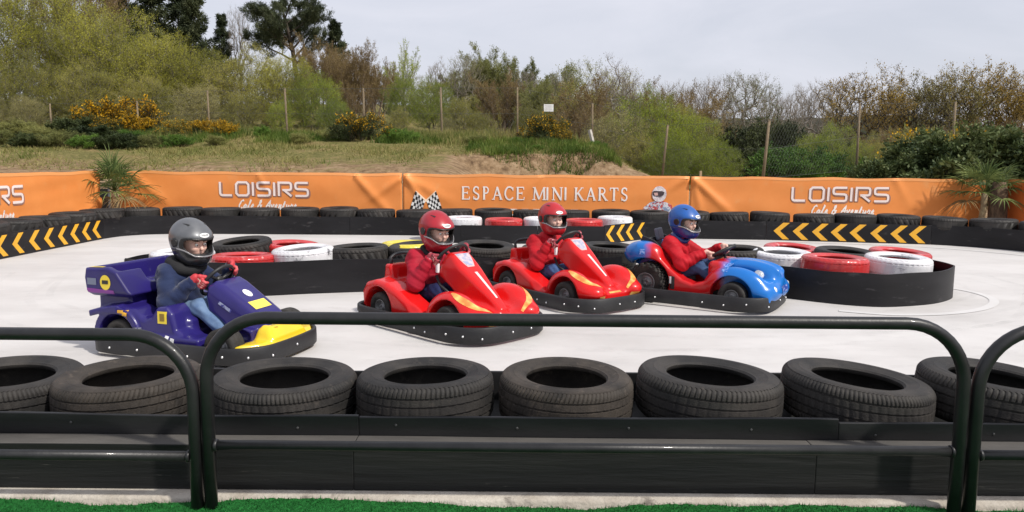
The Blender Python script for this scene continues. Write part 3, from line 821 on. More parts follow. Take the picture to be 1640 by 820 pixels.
# faint rubber marks left by the karts
def marks():
    m = bpy.data.materials.new('rubber_marks'); N, L = nt(m); b = N['Principled BSDF']; b.inputs['Base Color'].default_value = (.10, .095, .09, 1); b.inputs['Roughness'].default_value = .7
    tc = N.new('ShaderNodeTexCoord'); n = N.new('ShaderNodeTexNoise'); n.inputs['Scale'].default_value = 3.5; n.inputs['Detail'].default_value = 8; n.inputs['Roughness'].default_value = .7
    L.new(tc.outputs['Object'], n.inputs['Vector']); mr = N.new('ShaderNodeMapRange'); mr.inputs['From Min'].default_value = .40; mr.inputs['From Max'].default_value = .75; mr.inputs['To Max'].default_value = .08
    L.new(n.outputs['Fac'], mr.inputs['Value']); tr = N.new('ShaderNodeBsdfTransparent'); mx = N.new('ShaderNodeMixShader')
    L.new(mr.outputs[0], mx.inputs[0]); L.new(tr.outputs[0], mx.inputs[1]); L.new(b.outputs[0], mx.inputs[2]); L.new(mx.outputs[0], N['Material Output'].inputs['Surface'])
    mb = MB(); r = np.random.RandomState(12)
    for k, path in enumerate(([(-5.6, 8.2), (-4.6, 6.2), (-2.6, 5.0), (-.2, 4.4), (2.4, 4.6), (4.6, 5.6)], [(-5.2, 8.9), (-4.4, 6.6), (-2.9, 5.6), (-.9, 5.2), (1.6, 5.0), (4.2, 5.4), (5.8, 7.2)], [(-1.6, 6.4), (-.4, 5.7), (1.2, 5.4), (3.2, 5.7), (5.1, 6.9), (5.6, 8.6)], [(-6.0, 10.6), (-3.8, 11.4), (-1.6, 10.8), (.8, 10.4), (3.6, 11.0), (5.6, 10.4)], [(5.6, 6.0), (6.1, 7.8), (5.7, 9.6), (4.3, 10.6), (1.8, 10.2)], [(-4.4, 4.3), (-2.2, 4.1), (.6, 4.05), (3.0, 4.3)], [(2.2, 6.0), (3.6, 6.1), (5.0, 7.0), (5.2, 8.4)])):
        for o in (0, .62):
            V, F = ribbon(offset_path(catmull(path, 12), o+.03*r.randn()), .05+.03*r.rand()); mb.add([(x, y, .006+.0012*k+(.0006 if o else 0)) for x, y in V], [f[::-1] for f in F])
    tag(mb.build('track_rubber_marks', m, smooth=False), kind='structure')
marks()

# ================================================================== banners
def strokes_text(defs, word, adv, wd, gap):
    """list of (verts2d, quads) for a word, letters side by side"""
    x = 0; out = []
    for ch in word:
        if ch == ' ': x += adv.get(' ', .5); continue
        w_ = adv.get(ch, 1.)
        for st in defs[ch]:
            cl = False; pts = st; k = wd
            if isinstance(st, tuple): pts, k, cl = st
            out.append(([(x+px*w_, py) for px, py in pts], k, cl))
        x += w_+gap
    return out, x-gap
def rr(x0, y0, x1, y1, c): return [(x0+c, y0), (x1-c, y0), (x1, y0+c), (x1, y1-c), (x1-c, y1), (x0+c, y1), (x0, y1-c), (x0, y0+c)]
TECH = {'L': [[(0, 1.02), (0, .16), (.05, .05), (.16, 0), (1, 0)]], 'O': [(rr(0, 0, 1, 1, .16), .15, True)], 'I': [[(0, 1.02), (0, -.02)]],
        'S': [[(1.02, 1), (.16, 1), (.04, .95), (0, .84), (0, .68), (.04, .57), (.16, .52), (.84, .5), (.96, .45), (1, .34), (1, .16), (.96, .05), (.84, 0), (-.02, 0)]],
        'R': [[(0, -.02), (0, 1), (.84, 1), (.96, .95), (1, .84), (1, .60), (.96, .49), (.84, .44), (.3, .44)], [(.42, .44), (1.02, -.02)]],
        'C': [[(1, 1), (.16, 1), (0, .84), (0, .16), (.16, 0), (1, 0)]], 'U': [[(0, 1), (0, .16), (.16, 0), (.84, 0), (1, .16), (1, 1)]], 'E': [[(1, 1), (0, 1), (0, 0), (1, 0)], [(0, .5), (.8, .5)]]}
TADV = {'I': .01, 'L': .95, ' ': .6}
def arcp(cx, cy, rx, ry, a0, a1, n=9): return [(cx+rx*math.cos(R(a0+(a1-a0)*i/n)), cy+ry*math.sin(R(a0+(a1-a0)*i/n))) for i in range(n+1)]
K, TN = .13, .065
def srf(x, y): return ([(x-.14, y), (x+.14, y)], .05, False)
SERIF = {'E': [([(.12, 0), (.12, 1)], K, 0), ([(0, .975), (.72, .975)], TN, 0), ([(.12, .52), (.55, .52)], TN, 0), ([(0, .025), (.76, .025)], TN, 0), ([(.70, 1), (.72, .80)], .05, 0), ([(.74, 0), (.78, .22)], .05, 0), ([(.55, .62), (.55, .42)], .05, 0)],
         'S': [(arcp(.36, .74, .29, .25, 35, 180, 8)+[(.10, .62), (.3, .52), (.5, .44)]+arcp(.38, .25, .27, .24, 40, -150, 9), .10, 0), ([(.62, .98), (.60, .76)], .05, 0), ([(.06, .0), (.08, .26)], .05, 0)],
         'P': [([(.14, 0), (.14, 1)], K, 0), ([(0, .975), (.3, .975)]+arcp(.36, .735, .27, .24, 90, -90, 8)+[(.14, .495)], .085, 0), srf(.14, .025)],
         'A': [([(.08, 0), (.42, 1.0)], .07, 0), ([(.40, 1.0), (.80, 0)], K, 0), ([(.2, .34), (.64, .34)], .055, 0), srf(.06, .025), srf(.80, .025)],
         'C': [(arcp(.46, .5, .42, .50, 40, 322, 16), .105, 0), ([(.78, .98), (.78, .72)], .05, 0)],
         'M': [([(.14, 0), (.18, 1)], .07, 0), ([(.16, 1), (.52, .06)], K, 0), ([(.52, .06), (.88, 1)], .07, 0), ([(.88, 1), (.92, 0)], K, 0), srf(.13, .025), srf(.92, .025), ([(.04, .975), (.2, .975)], .05, 0), ([(.86, .975), (1.02, .975)], .05, 0)],
         'I': [([(.15, 0), (.15, 1)], K, 0), srf(.15, .025), srf(.15, .975)],
         'N': [([(.14, 0), (.14, 1)], .07, 0), ([(.12, 1), (.80, 0)], K, 0), ([(.80, 0), (.80, 1)], .07, 0), srf(.14, .025), srf(.80, .975), ([(.0, .975), (.16, .975)], .05, 0)],
         'K': [([(.14, 0), (.14, 1)], K, 0), ([(.16, .42), (.70, .98)], .065, 0), ([(.34, .58), (.80, .0)], K, 0), srf(.14, .025), srf(.14, .975), srf(.72, .975), srf(.82, .025)],
         'R': [([(.14, 0), (.14, 1)], K, 0), ([(0, .975), (.3, .975)]+arcp(.36, .745, .26, .23, 90, -90, 8)+[(.14, .515)], .085, 0), ([(.38, .5), (.78, 0)], K, 0), srf(.14, .025), srf(.82, .025)],
         'T': [([(.4, 0), (.4, 1)], K, 0), ([(0, .975), (.8, .975)], TN, 0), ([(.02, 1), (.0, .78)], .05, 0), ([(.78, 1), (.80, .78)], .05, 0), srf(.4, .025)],
         'O': [(arcp(.46, .5, .42, .5, 0, 340, 17), .1, 1)]}
SADV = {'E': .8, 'S': .68, 'P': .68, 'A': .86, 'C': .84, 'M': 1.06, 'I': .3, 'N': .94, 'K': .84, 'R': .84, 'T': .8, ' ': .36, 'O': .9}
CUR = {'C': [[(.9, .85), (.7, 1), (.35, .85), (.1, .4), (.2, .05), (.5, -.02), (.85, .2)]],
       'a': [[(.7, .42), (.4, .5), (.1, .3), (.1, .08), (.3, 0), (.6, .2), (.75, .48), (.65, .1), (.8, 0), (1, .12)]],
       'f': [[(.0, .1), (.5, .6), (.75, .95), (.55, 1.02), (.4, .6), (.25, -.35), (.4, -.38), (.5, .02), (.95, .15)]],
       'e': [[(.05, .18), (.5, .26), (.7, .42), (.5, .52), (.2, .35), (.15, .1), (.4, 0), (.95, .16)]],
       '&': [[(1, .05), (.4, .65), (.45, .95), (.65, 1), (.7, .8), (.2, .35), (.15, .1), (.4, 0), (.75, .15), (.95, .5)]],
       'A': [[(-.1, .1), (.15, 0), (.5, .55), (.85, 1), (.85, .5), (.9, .02)], [(.2, .35), (1, .42)]],
       'v': [[(0, .4), (.2, .48), (.3, .02), (.7, .4), (.75, .5), (1, .46)]],
       'n': [[(.05, .45), (.2, .48), (.15, 0), (.5, .45), (.7, .46), (.65, .05), (.8, 0), (1, .15)]],
       't': [[(.1, .15), (.55, .9), (.35, .1), (.5, 0), (1, .15)], [(.15, .58), (.85, .62)]],
       'u': [[(.05, .4), (.2, .48), (.2, .08), (.35, 0), (.7, .3), (.8, .48), (.75, .08), (.85, 0), (1, .12)]],
       'r': [[(.05, .2), (.35, .55), (.4, .42), (.75, .45), (.65, .08), (.8, 0), (1, .12)]]}
CADV = {'C': .62, 'a': .5, 'f': .4, 'e': .42, '&': .6, 'A': .74, 'v': .5, 'n': .52, 't': .38, 'u': .52, 'r': .46, ' ': .38}
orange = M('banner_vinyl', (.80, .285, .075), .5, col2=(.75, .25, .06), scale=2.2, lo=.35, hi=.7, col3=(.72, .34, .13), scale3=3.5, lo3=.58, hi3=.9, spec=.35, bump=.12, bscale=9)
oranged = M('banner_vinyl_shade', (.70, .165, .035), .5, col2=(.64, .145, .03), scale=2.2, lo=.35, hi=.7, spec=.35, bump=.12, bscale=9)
hemm = M('banner_hem', (.86, .36, .12), .5)
wlet = M('letter_white', (.84, .80, .76), .5, col2=(.78, .70, .64), scale=20, lo=.4, hi=.7)
wpk = M('letter_pinkwhite', (.86, .74, .70), .5)
drop = M('letter_outline', (.33, .17, .13), .6)
class Banner:
    def __init__(s, p0, p1, z0, z1, label, seed, mat, folds=()):
        s.p0 = np.array(p0, float); s.p1 = np.array(p1, float); s.L = np.linalg.norm(s.p1-s.p0); s.e = (s.p1-s.p0)/s.L
        s.n = np.array((s.e[1], -s.e[0])); s.z0, s.z1 = z0, z1; s.seed = seed; s.folds = folds
        nu = int(s.L/.035); nv = 26
        U = np.linspace(0, s.L, nu+1); W = np.linspace(0, 1, nv+1)
        UU, WW = np.meshgrid(U, z0+(s.top(U)[:, None]-z0)*0+W[None]*(1), indexing='ij') if False else np.meshgrid(U, W, indexing='ij')
        ZZ = z0+(s.top(UU)-z0)*WW
        V = s.P(UU.ravel(), ZZ.ravel(), 0)
        m = nv+1; i = np.arange(nu)[:, None]; j = np.arange(nv)[None]
        F = np.stack([i*m+j, (i+1)*m+j, (i+1)*m+j+1, i*m+j+1], -1).reshape(-1, 4)
        s.o = mk('banner', V, F, mat); tag(s.o, label, 'banner', 'orange banners round the track')
        so_ = s.o.modifiers.new('s', 'SOLIDIFY'); so_.thickness = .004; so_.offset = -1
        # hem along the top
        h = MB(); U2 = np.linspace(.01, s.L-.01, nu); A = s.P(U2, s.top(U2)-.002, .004); B = s.P(U2, s.top(U2)-.05, .004); k = len(U2)
        h.add(np.concatenate([A, B]), [(q, k+q, k+q+1, q+1) for q in range(k-1)]); h.build('hem', hemm, s.o)
    def top(s, U): return s.z1 - .012*np.abs(np.sin(np.asarray(U)*2.1+s.seed)) - .006*np.sin(np.asarray(U)*5.3+s.seed)
    def disp(s, u, z):
        v = (z-s.z0)/(s.z1-s.z0)
        d = .016*nz(u, z*2.2, 2.6, s.seed+20)+.007*nz(u*.6, z*1.5, 7, s.seed+30)
        for (fu, fv, ang, amp, wd, ln) in s.folds:
            du = u-fu; dz = (z-s.z0)-fv; a = R(ang)
            t = du*math.cos(a)+dz*math.sin(a); q = -du*math.sin(a)+dz*math.cos(a)
            d = d+amp*np.exp(-(q/(wd*(1+.7*np.clip(t, 0, 2))))**2)*np.clip(1-t/ln, 0, 1)*(t > -.03)
        return d
    def P(s, u, z, off):
        u = np.asarray(u, float); z = np.asarray(z, float); d = s.disp(u, z)+off
        xy = s.p0[None]+u[:, None]*s.e[None]+d[:, None]*s.n[None]
        return np.concatenate([xy, z[:, None]], 1)
    def flat(s, name, strokes, u0, z0, sx, sz, mat, off, grow=0., slant=0., parent=None, dx=0, dz=0):
        m = MB()
        for pts, k, cl in strokes:
            q = []
            n = len(pts)
            for i in range(n if cl else n-1):
                a = np.array(pts[i]); b = np.array(pts[(i+1) % n]); c = max(1, int(np.linalg.norm((b-a)*np.array((sx, sz)))/.03))
                q += [tuple(a+(b-a)*t/c) for t in range(c)]
            if not cl: q.append(tuple(pts[-1]))
            q = [(u0+x*sx+slant*y*sz+dx, z0+y*sz+dz) for x, y in q]
            if len(q) < 2: continue
            V, F = ribbon(q, k*sz+grow, bool(cl)); V = np.array(V)
            m.add(s.P(V[:, 0], V[:, 1], off), F); off += .00004
        return m.build(name, mat, parent or s.o, smooth=False)
FB = 13.55
def loisirs(b, u0, z0, hgt, width):
    st, tw = strokes_text(TECH, 'LOISIRS', TADV, .15, .36)
    st = [(p, .15, c) for p, k, c in st]
    b.flat('lettering_outline', st, u0, z0, width/tw, hgt, drop, .006, .028, dx=.016, dz=-.014)
    b.flat('lettering', st, u0, z0, width/tw, hgt, wpk, .011, .004)
    cs, cw = strokes_text(CUR, 'Cafe & Aventure', CADV, .12, .06)
    b.flat('script_lettering', [(p, .15, c) for p, k, c in cs], u0+width*.2, z0-.245, width*.66/cw, .16, wlet, .009, .0, .25)
bL = Banner((-7.42, 8.6), (-7.30, 13.1), .0, 1.06, 'orange banner along the left side of the track, turned towards it', 1, orange, ((4.45, .95, -110, .05, .05, 1.0), (4.5, .5, 200, .05, .09, 1.4), (4.4, .15, 160, .04, .06, 1.0)))
bN = Banner((-7.44, 5.2), (-7.422, 8.58), .0, 1.06, 'plain orange banner at the near end of the left side', 7, orange)
b1 = Banner((-7.25, FB+.1), (-2.02, FB), .0, 1.055, 'orange banner between the left palm and the chequered flags', 2, orange, ((.3, .95, -40, .04, .06, 1.2), (4.4, .98, -50, .04, .05, .9), (5.1, .2, 130, .03, .06, 1.0), (5.2, .95, 215, .045, .05, .9), (2.6, .98, -60, .02, .05, .7), (2.5, .1, 170, .02, .06, 1.)))
b2 = Banner((-2.0, FB), (3.23, FB), .0, 1.05, 'central orange banner with serif lettering, chequered flags and a printed driver', 3, orange, ((.04, 1.0, -55, .05, .05, .9), (.05, .98, -28, .03, .06, 1.3), (5.15, 1.0, 215, .035, .06, .8), (2.5, 1.0, -130, .018, .06, .8), (.1, .1, 70, -.04, .05, .9)))
b3 = Banner((3.25, FB), (8.55, FB-.15), .0, 1.045, 'orange banner right of centre, behind the right row of chevrons', 4, orange, ((.05, 1.0, -42, .06, .05, 1.3), (.05, .95, -75, .04, .05, .9), (5.0, .9, 200, .04, .07, 1.3), (3.7, 1., -60, .02, .06, .7)))
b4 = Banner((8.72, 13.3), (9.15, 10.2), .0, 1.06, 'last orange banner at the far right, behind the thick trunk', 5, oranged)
loisirs(bL, .95, .62, .235, 1.55)
loisirs(b1, 1.88, .62, .24, 1.62)
loisirs(b3, 1.85, .62, .24, 1.72)
_, tw = strokes_text(SERIF, 'ESPACE MINI KARTS', SADV, .1, .11); u_ = 0.
for wd_ in ('ESPACE', 'MINI', 'KARTS'):
    st, w1 = strokes_text(SERIF, wd_, SADV, .1, .11); sx_ = 3.07/tw
    b2.flat('lettering', st, 1.075+u_*sx_, .585, sx_, .235, wlet, .009, .004); u_ += w1+.11+SADV[' ']
st, tw = strokes_text(TECH, 'ROSCOIS', TADV, .15, .36)
b2.flat('small_lettering', [(p, .17, c) for p, k, c in st], 1.95, .235, 1.25/tw, .17, wlet, .009)
def flags(b):
    blackm = M('print_black', (.02, .02, .02), .5); whitem = M('print_white', (.82, .82, .80), .5); pol = M('print_pole', (.80, .62, .45), .5)
    for s, cx in ((1, .42), (-1, .42)):
        b.flat('flag_pole', [([(-.22*s, 0), (.17*s, .36)][::1], .06, 0)], cx, .335, 1.1, 1.1, pol, .008, -.04)
        mW = MB(); mB = MB()
        for i in range(6):
            for j in range(5):
                def q(a, c):
                    t, w_ = a/6, c/5
                    top = np.array((-.17+.155*t, .36-.17*t)); bot = np.array((-.27+.20*t+.01*math.sin(t*6), .06+.01*math.sin(t*7)-.05*t))
                    p = top*(1-w_)+bot*w_; return (cx+s*p[0]*1.1, .335+p[1]*1.1)
                Q = [q(i, j), q(i+1, j), q(i+1, j+1), q(i, j+1)]
                if s < 0: Q = Q[::-1]
                V = b.P(np.array([p[0] for p in Q]), np.array([p[1] for p in Q]), .012)
                (mW if (i+j) % 2 else mB).add(V, [(0, 3, 2, 1)])
        mW.build('flag', whitem, b.o, False); mB.build('flag_check', blackm, b.o, False)
flags(b2)
def printed_driver(b):
    cx = 4.66; z0 = .335
    def shape(name, pts, mat, off):
        V = b.P(np.array([cx+p[0]*1.15 for p in pts]), np.array([z0+p[1]*1.08 for p in pts]), off)
        c = V.mean(0); n = len(pts); mk(name, np.vstack([V, c]), [(i, (i+1) % n, n) for i in range(n)], mat, b.o, False)
    suit = M('print_suit', (.20, .26, .38), .5, col2=(.62, .64, .68), scale=14, lo=.42, hi=.5, col3=(.45, .05, .05), scale3=9, lo3=.50, hi3=.54, detail=2)
    shape('printed_suit', [(-.25, .0), (-.22, .12), (-.12, .21), (-.03, .23), (.1, .23), (.22, .17), (.28, .06), (.29, .0)], suit, .010)
    shape('printed_helmet', arcp(.02, .35, .115, .135, 0, 345, 22), M('print_helmet', (.72, .68, .70), .5, col2=(.50, .42, .44), scale=22, lo=.45, hi=.6), .014)
    shape('printed_visor', [(-.09, .38), (-.07, .405), (.06, .40), (.10, .385), (.085, .33), (.04, .31), (-.05, .315), (-.085, .335)], M('print_visor', (.05, .035, .04), .4), .018)
    shape('printed_face', [(-.07, .37), (-.01, .375), (.0, .33), (-.05, .322)], M('print_face', (.55, .34, .30), .5), .021)
printed_driver(b2)
wood = M('stake_wood', (.42, .31, .18), .8, col2=(.30, .22, .13), scale=8, stretch=(6, 6, .6), bump=.4, bscale=30)
for px, lab in ((412, 'small wooden stake behind the left banner, above its lettering'), (646, 'small wooden stake at the seam left of the chequered flags'), (1125, 'small wooden stake just right of the central banner')):
    m = MB(); m.box((0, 0, .57), (.022, .015, .57)); o = m.build('wooden_stake', wood, smooth=False); o.location = (XW(px, 13.63), 13.66, 0); bevel(o, .004)
    tag(o, lab, 'stake', 'stakes holding the banners')
# little dark framed panel in the gap
t = thing('framed_panel', 'small dark panel in a grey frame in the gap beside the left palm', 'panel', (-7.55, 13.62, 0))
m = MB(); m.box((0, 0, .30), (.115, .012, .42)); m.build('panel', M('panel_dark', (.03, .03, .032), .6), t, False)
m = MB(); m.tube([(-.13, -.01, .0), (-.13, -.01, .74), (.13, -.01, .74), (.13, -.01, .0)], .018, 8); m.build('frame', M('panel_frame', (.32, .32, .32), .5, .6), t)
# ================================================================== plants
bark = M('bark_grey', (.13, .115, .095), .9, col2=(.22, .20, .17), scale=5, stretch=(3, 3, .5), bump=.5, bscale=20, spec=.15)
barkd = M('bark_dark', (.055, .045, .036), .9, col2=(.11, .09, .07), scale=5, stretch=(3, 3, .5), bump=.5, bscale=20, spec=.15)
twigm = M('twig_brown', (.19, .135, .095), .85, col2=(.26, .20, .15), scale=2, spec=.15)
twigg = M('twig_grey', (.30, .265, .23), .85, col2=(.21, .18, .15), scale=2, spec=.15)
L_willow = leafmat('leaf_willow', (0.183, 0.190, 0.027), (0.552, 0.519, 0.090), (0.367, 0.364, 0.054))
L_olive = leafmat('leaf_olive', (0.197, 0.204, 0.041), (0.511, 0.455, 0.110), (0.347, 0.340, 0.067))
L_fresh = leafmat('leaf_fresh', (0.140, 0.196, 0.017), (0.405, 0.469, 0.049), (0.250, 0.314, 0.029))
L_yell = leafmat('leaf_yellowgreen', (0.285, 0.267, 0.014), (0.641, 0.533, 0.037), (0.445, 0.399, 0.025))
L_dark = leafmat('leaf_dark', (0.021, 0.034, 0.013), (0.091, 0.111, 0.039), (0.046, 0.065, 0.021), trans=.15)
L_pine = leafmat('leaf_pine', (0.018, 0.029, 0.016), (0.098, 0.111, 0.052), (0.047, 0.062, 0.029), trans=.15)
L_gold = leafmat('leaf_gold', (0.216, 0.137, 0.032), (0.450, 0.321, 0.081), (0.333, 0.225, 0.048))
L_green2 = leafmat('leaf_midgreen', (0.118, 0.137, 0.046), (0.321, 0.321, 0.108), (0.204, 0.217, 0.070))
L_brownish = leafmat('leaf_brownish', (0.158, 0.106, 0.047), (0.332, 0.246, 0.105), (0.237, 0.172, 0.072))
L_ivy = leafmat('leaf_ivy', (0.026, 0.036, 0.016), (0.098, 0.114, 0.040), (0.049, 0.061, 0.023), trans=.15)
L_grey = leafmat('leaf_greygreen', (0.186, 0.182, 0.070), (0.482, 0.436, 0.170), (0.318, 0.304, 0.116))
L_laurel = leafmat('leaf_laurel', (0.029, 0.049, 0.019), (0.163, 0.195, 0.070), (0.065, 0.094, 0.031), trans=.15)
L_oakg = leafmat('leaf_oak_green', (0.142, 0.133, 0.043), (0.354, 0.286, 0.100), (0.241, 0.207, 0.063))
L_flower = leafmat('flower_yellow', (.50, .27, .01), (.78, .47, .02), (.66, .37, .012), scale=3, trans=.2)
L_herb = leafmat('leaf_herb', (0.043, 0.105, 0.017), (0.160, 0.266, 0.042), (0.087, 0.168, 0.025), trans=.25)

def grow(seed, spec):
    """returns branch tubes [(pts, radii, level)] and twigs [(p0, p1)]"""
    r = random.Random(seed); tubes = []; twigs = []
    def rv(s): return Vector((r.gauss(0, s), r.gauss(0, s), r.gauss(0, s)))
    def branch(p, d, ln, rad, lv):
        S = spec[lv]; n = S.get('n', 5); pts = [p.copy()]; rads = [rad]; d = d.normalized()
        last = lv == len(spec)-1
        for i in range(n):
            d = (d + rv(S.get('wob', .1)) + Vector((0, 0, S.get('up', 0)))/n).normalized()
            p = p + d*(ln/n); pts.append(p.copy()); rads.append(rad*(1-(i+1)/n*S.get('taper', .75)))
        tubes.append((pts, rads, lv))
        if last:
            for i in range(n): twigs.append((pts[i], pts[i+1]))
            return
        C = spec[lv+1]; cnt = C['count']; cnt = cnt if isinstance(cnt, int) else r.randint(*cnt)
        a0 = r.random()*6.28
        for k in range(cnt):
            t = S.get('from', .3)+(1-S.get('from', .3))*(k+r.random()*.8)/cnt; t = min(t, .99)
            i = min(int(t*n), n-1); q = pts[i].lerp(pts[i+1], t*n-i); dd = (pts[i+1]-pts[i]).normalized()
            a0 += 2.4+r.uniform(-.4, .4)
            side = dd.orthogonal().normalized(); side = Matrix.Rotation(a0, 3, dd) @ side
            an = R(r.uniform(*C['ang']))
            cd = dd*math.cos(an)+side*math.sin(an)
            cl = ln*C['len']*r.uniform(.75, 1.2)*(1-C.get('fall', .45)*t)
            branch(q, cd, cl, max(rads[i]*C.get('rad', .55), .0055), lv+1)
    S = spec[0]
    for k in range(S.get('stems', 1)):
        a = k*2.399+r.random(); sp = S.get('spread', 0)
        tl = R(r.uniform(*S.get('lean', (0, 4))))
        d = Vector((math.sin(tl)*math.cos(a), math.sin(tl)*math.sin(a), math.cos(tl)))
        branch(Vector((math.cos(a)*sp*r.random(), math.sin(a)*sp*r.random(), -.15)), d, S['len']*r.uniform(.8, 1.1), S['rad']*r.uniform(.7, 1.1), 0)
    return tubes, twigs
def branch_mesh(name, tubes, mat, thin=2):
    m = MB()
    for pts, rads, lv in tubes:
        m.tube(pts, rads, 6 if lv == 0 else (4 if lv == 1 else 3), cap=False)
    return mesh_data(name, np.concatenate(m.V), m.F, mat)
def leaf_mesh(name, twigs, per, size, asp, spread, mat, seed=0, up=.3, hang=0.):
    r = np.random.RandomState(seed)
    A = np.array([t[0] for t in twigs]); B = np.array([t[1] for t in twigs])
    n = int(len(A)*per); i = r.randint(0, len(A), n); t = r.rand(n)[:, None]
    P = A[i]*(1-t)+B[i]*t+r.randn(n, 3)*spread
    d = r.randn(n, 3)+(B-A)[i]/(np.linalg.norm((B-A)[i], axis=1)[:, None]+1e-6)*1.2; d[:, 2] += up-hang
    d /= np.linalg.norm(d, axis=1)[:, None]
    s = np.cross(d, r.randn(n, 3)); s /= np.linalg.norm(s, axis=1)[:, None]+1e-9
    ln = size*(.55+.9*r.rand(n))[:, None]; wd = ln*asp
    q = np.stack([P, P+d*ln*.45+s*wd*.5, P+d*ln, P+d*ln*.45-s*wd*.5], 1).reshape(-1, 3)
    return mesh_data(name, q, np.arange(4*n).reshape(-1, 4), mat, smooth=False)
def colony(seed, fork, cz, rx, rz, N, stems=1, trunk=.12, lump=.25, surf=.55, spur=(3, .30), up=.5, align=1.1, rmin=.005, low=None, pipe=.5):
    """a crown filled evenly: points scattered through a lumpy dome, each joined to the branch that reaches it best"""
    r = np.random.RandomState(seed)
    u = r.randn(N*2, 3); u /= np.linalg.norm(u, axis=1)[:, None]
    rad = (surf+(1-surf)*r.rand(N*2)**.6); rad = np.where(r.rand(N*2) < .3, r.rand(N*2)**.5, rad)
    ph = r.rand(6)*6.28
    L_ = 1+lump*(.5*np.sin(u[:, 0]*3.1+ph[0])*np.sin(u[:, 1]*3.4+ph[1])+.5*np.sin(u[:, 2]*5+ph[2]+u[:, 0]*4)+.35*np.sin(u[:, 1]*8+ph[3])*np.sin(u[:, 0]*7+ph[4]))
    A = u*(rad*L_)[:, None]*np.array((rx, rx, rz))+np.array((0, 0, cz))
    A = A[A[:, 2] > (low if low is not None else fork*.8)][:N]
    nodes = []; par = []
    for k in range(stems):
        a = k*2.4+r.rand(); sp = .0 if stems == 1 else .35*r.rand(); ln = .05 if stems == 1 else .30
        for q in range(6):
            f = q/5; nodes.append((math.cos(a)*(sp+ln*fork*f)+.03*r.randn(), math.sin(a)*(sp+ln*fork*f)+.03*r.randn(), fork*f-.15*(q == 0))); par.append(-1 if q == 0 else len(nodes)-2)
    base = np.array((0, 0, fork*.7))
    P = np.zeros((len(nodes)+len(A)*3+10, 3)); n = len(nodes); P[:n] = nodes; start = np.zeros(len(P), bool)
    for k in range(stems): start[k*6:k*6+3] = True
    A = A[np.argsort(np.linalg.norm(A-base, axis=1))]
    tips = []
    for p in A:
        ok = ~start[:n]
        v = p-P[:n]; d = np.linalg.norm(v, axis=1)+1e-6; g = p-base; g = g/(np.linalg.norm(g)+1e-6)
        c = d*(1+align*(1-(v@g)/d))+np.where(ok, 0, 3)
        j = int(c.argmin()); q = P[j]; m = 1 if d[j] < .45 else 2
        for k in range(1, m+1):
            f = k/m; w = q*(1-f)+p*f+r.randn(3)*.02*d[j]+np.array((0, 0, -.05*d[j]*math.sin(f*PI)))
            P[n] = w; par.append(j if k == 1 else n-1); n += 1
        tips.append(n-1)
    cnt = np.zeros(n); cnt[tips] += 1
    for i in range(n-1, -1, -1):
        if par[i] >= 0: cnt[par[i]] += cnt[i]
    tot = max(cnt.max(), 1); R_ = np.maximum(trunk*(cnt/tot)**pipe, rmin)
    tubes = []
    for i in range(n):
        j = par[i]
        if j >= 0: tubes.append(([Vector(P[j]), Vector(P[i])], [min(R_[j], R_[i]*1.5), R_[i]], 1 if R_[i] > .03 else 2))
    twigs = []
    for i in tips:
        j = par[i]; d0 = P[i]-P[j]; d0 = d0/(np.linalg.norm(d0)+1e-6); o = P[i]-np.array((0, 0, cz-rz*.5)); o = o/(np.linalg.norm(o)+1e-6)
        for k in range(spur[0]):
            d = d0*.5+o*.5+r.randn(3)*.55+np.array((0, 0, up)); d = d/np.linalg.norm(d); ln = spur[1]*(.6+.8*r.rand())
            a_ = Vector(P[i]*(.7+.3*r.rand())+P[j]*0) if False else Vector(P[j]+(P[i]-P[j])*(.4+.6*r.rand())); b_ = a_+Vector(d*ln)
            tubes.append(([a_, b_], [rmin*.8, rmin*.5], 2)); twigs.append((a_, b_))
    return tubes, twigs
PROTO = {}
def proto(kind, nvar, fn):
    PROTO[kind] = [fn(k) for k in range(nvar)]
# round-headed multi-stemmed willow about 1 unit = 1 m, 5 m tall
SP_WIL = [dict(stems=9, lean=(4, 48), spread=.5, len=3.0, rad=.05, n=6, wob=.08, up=.35, **{'from': .25}),
          dict(count=8, ang=(18, 55), len=.52, n=5, wob=.10, up=.45, fall=.35, rad=.5, **{'from': .25}),
          dict(count=6, ang=(18, 50), len=.52, n=3, wob=.12, up=.5, fall=.3, rad=.5, **{'from': .2}),
          dict(count=4, ang=(15, 45), len=.55, n=2, wob=.12, up=.5, fall=.2, rad=.5)]
def willow(lf, per=11, size=.045, asp=.5, spread=.07, rx=2.3, seed=11):
    def fn(k):
        tb, tw = colony(seed+k*7, .5, 2.3, rx, 2.5, 1000, stems=7, trunk=.07, lump=.30, spur=(4, .32), low=.35)
        return branch_mesh('branches', tb, bark), leaf_mesh('leaves', tw, per, size, asp, spread, lf, k)
    return fn
proto('willow', 3, willow(L_willow, 15)); proto('olive', 2, willow(L_olive, 13, seed=40)); proto('fresh', 2, willow(L_fresh, 15, seed=70)); proto('greyw', 1, willow(L_grey, 14, seed=95))
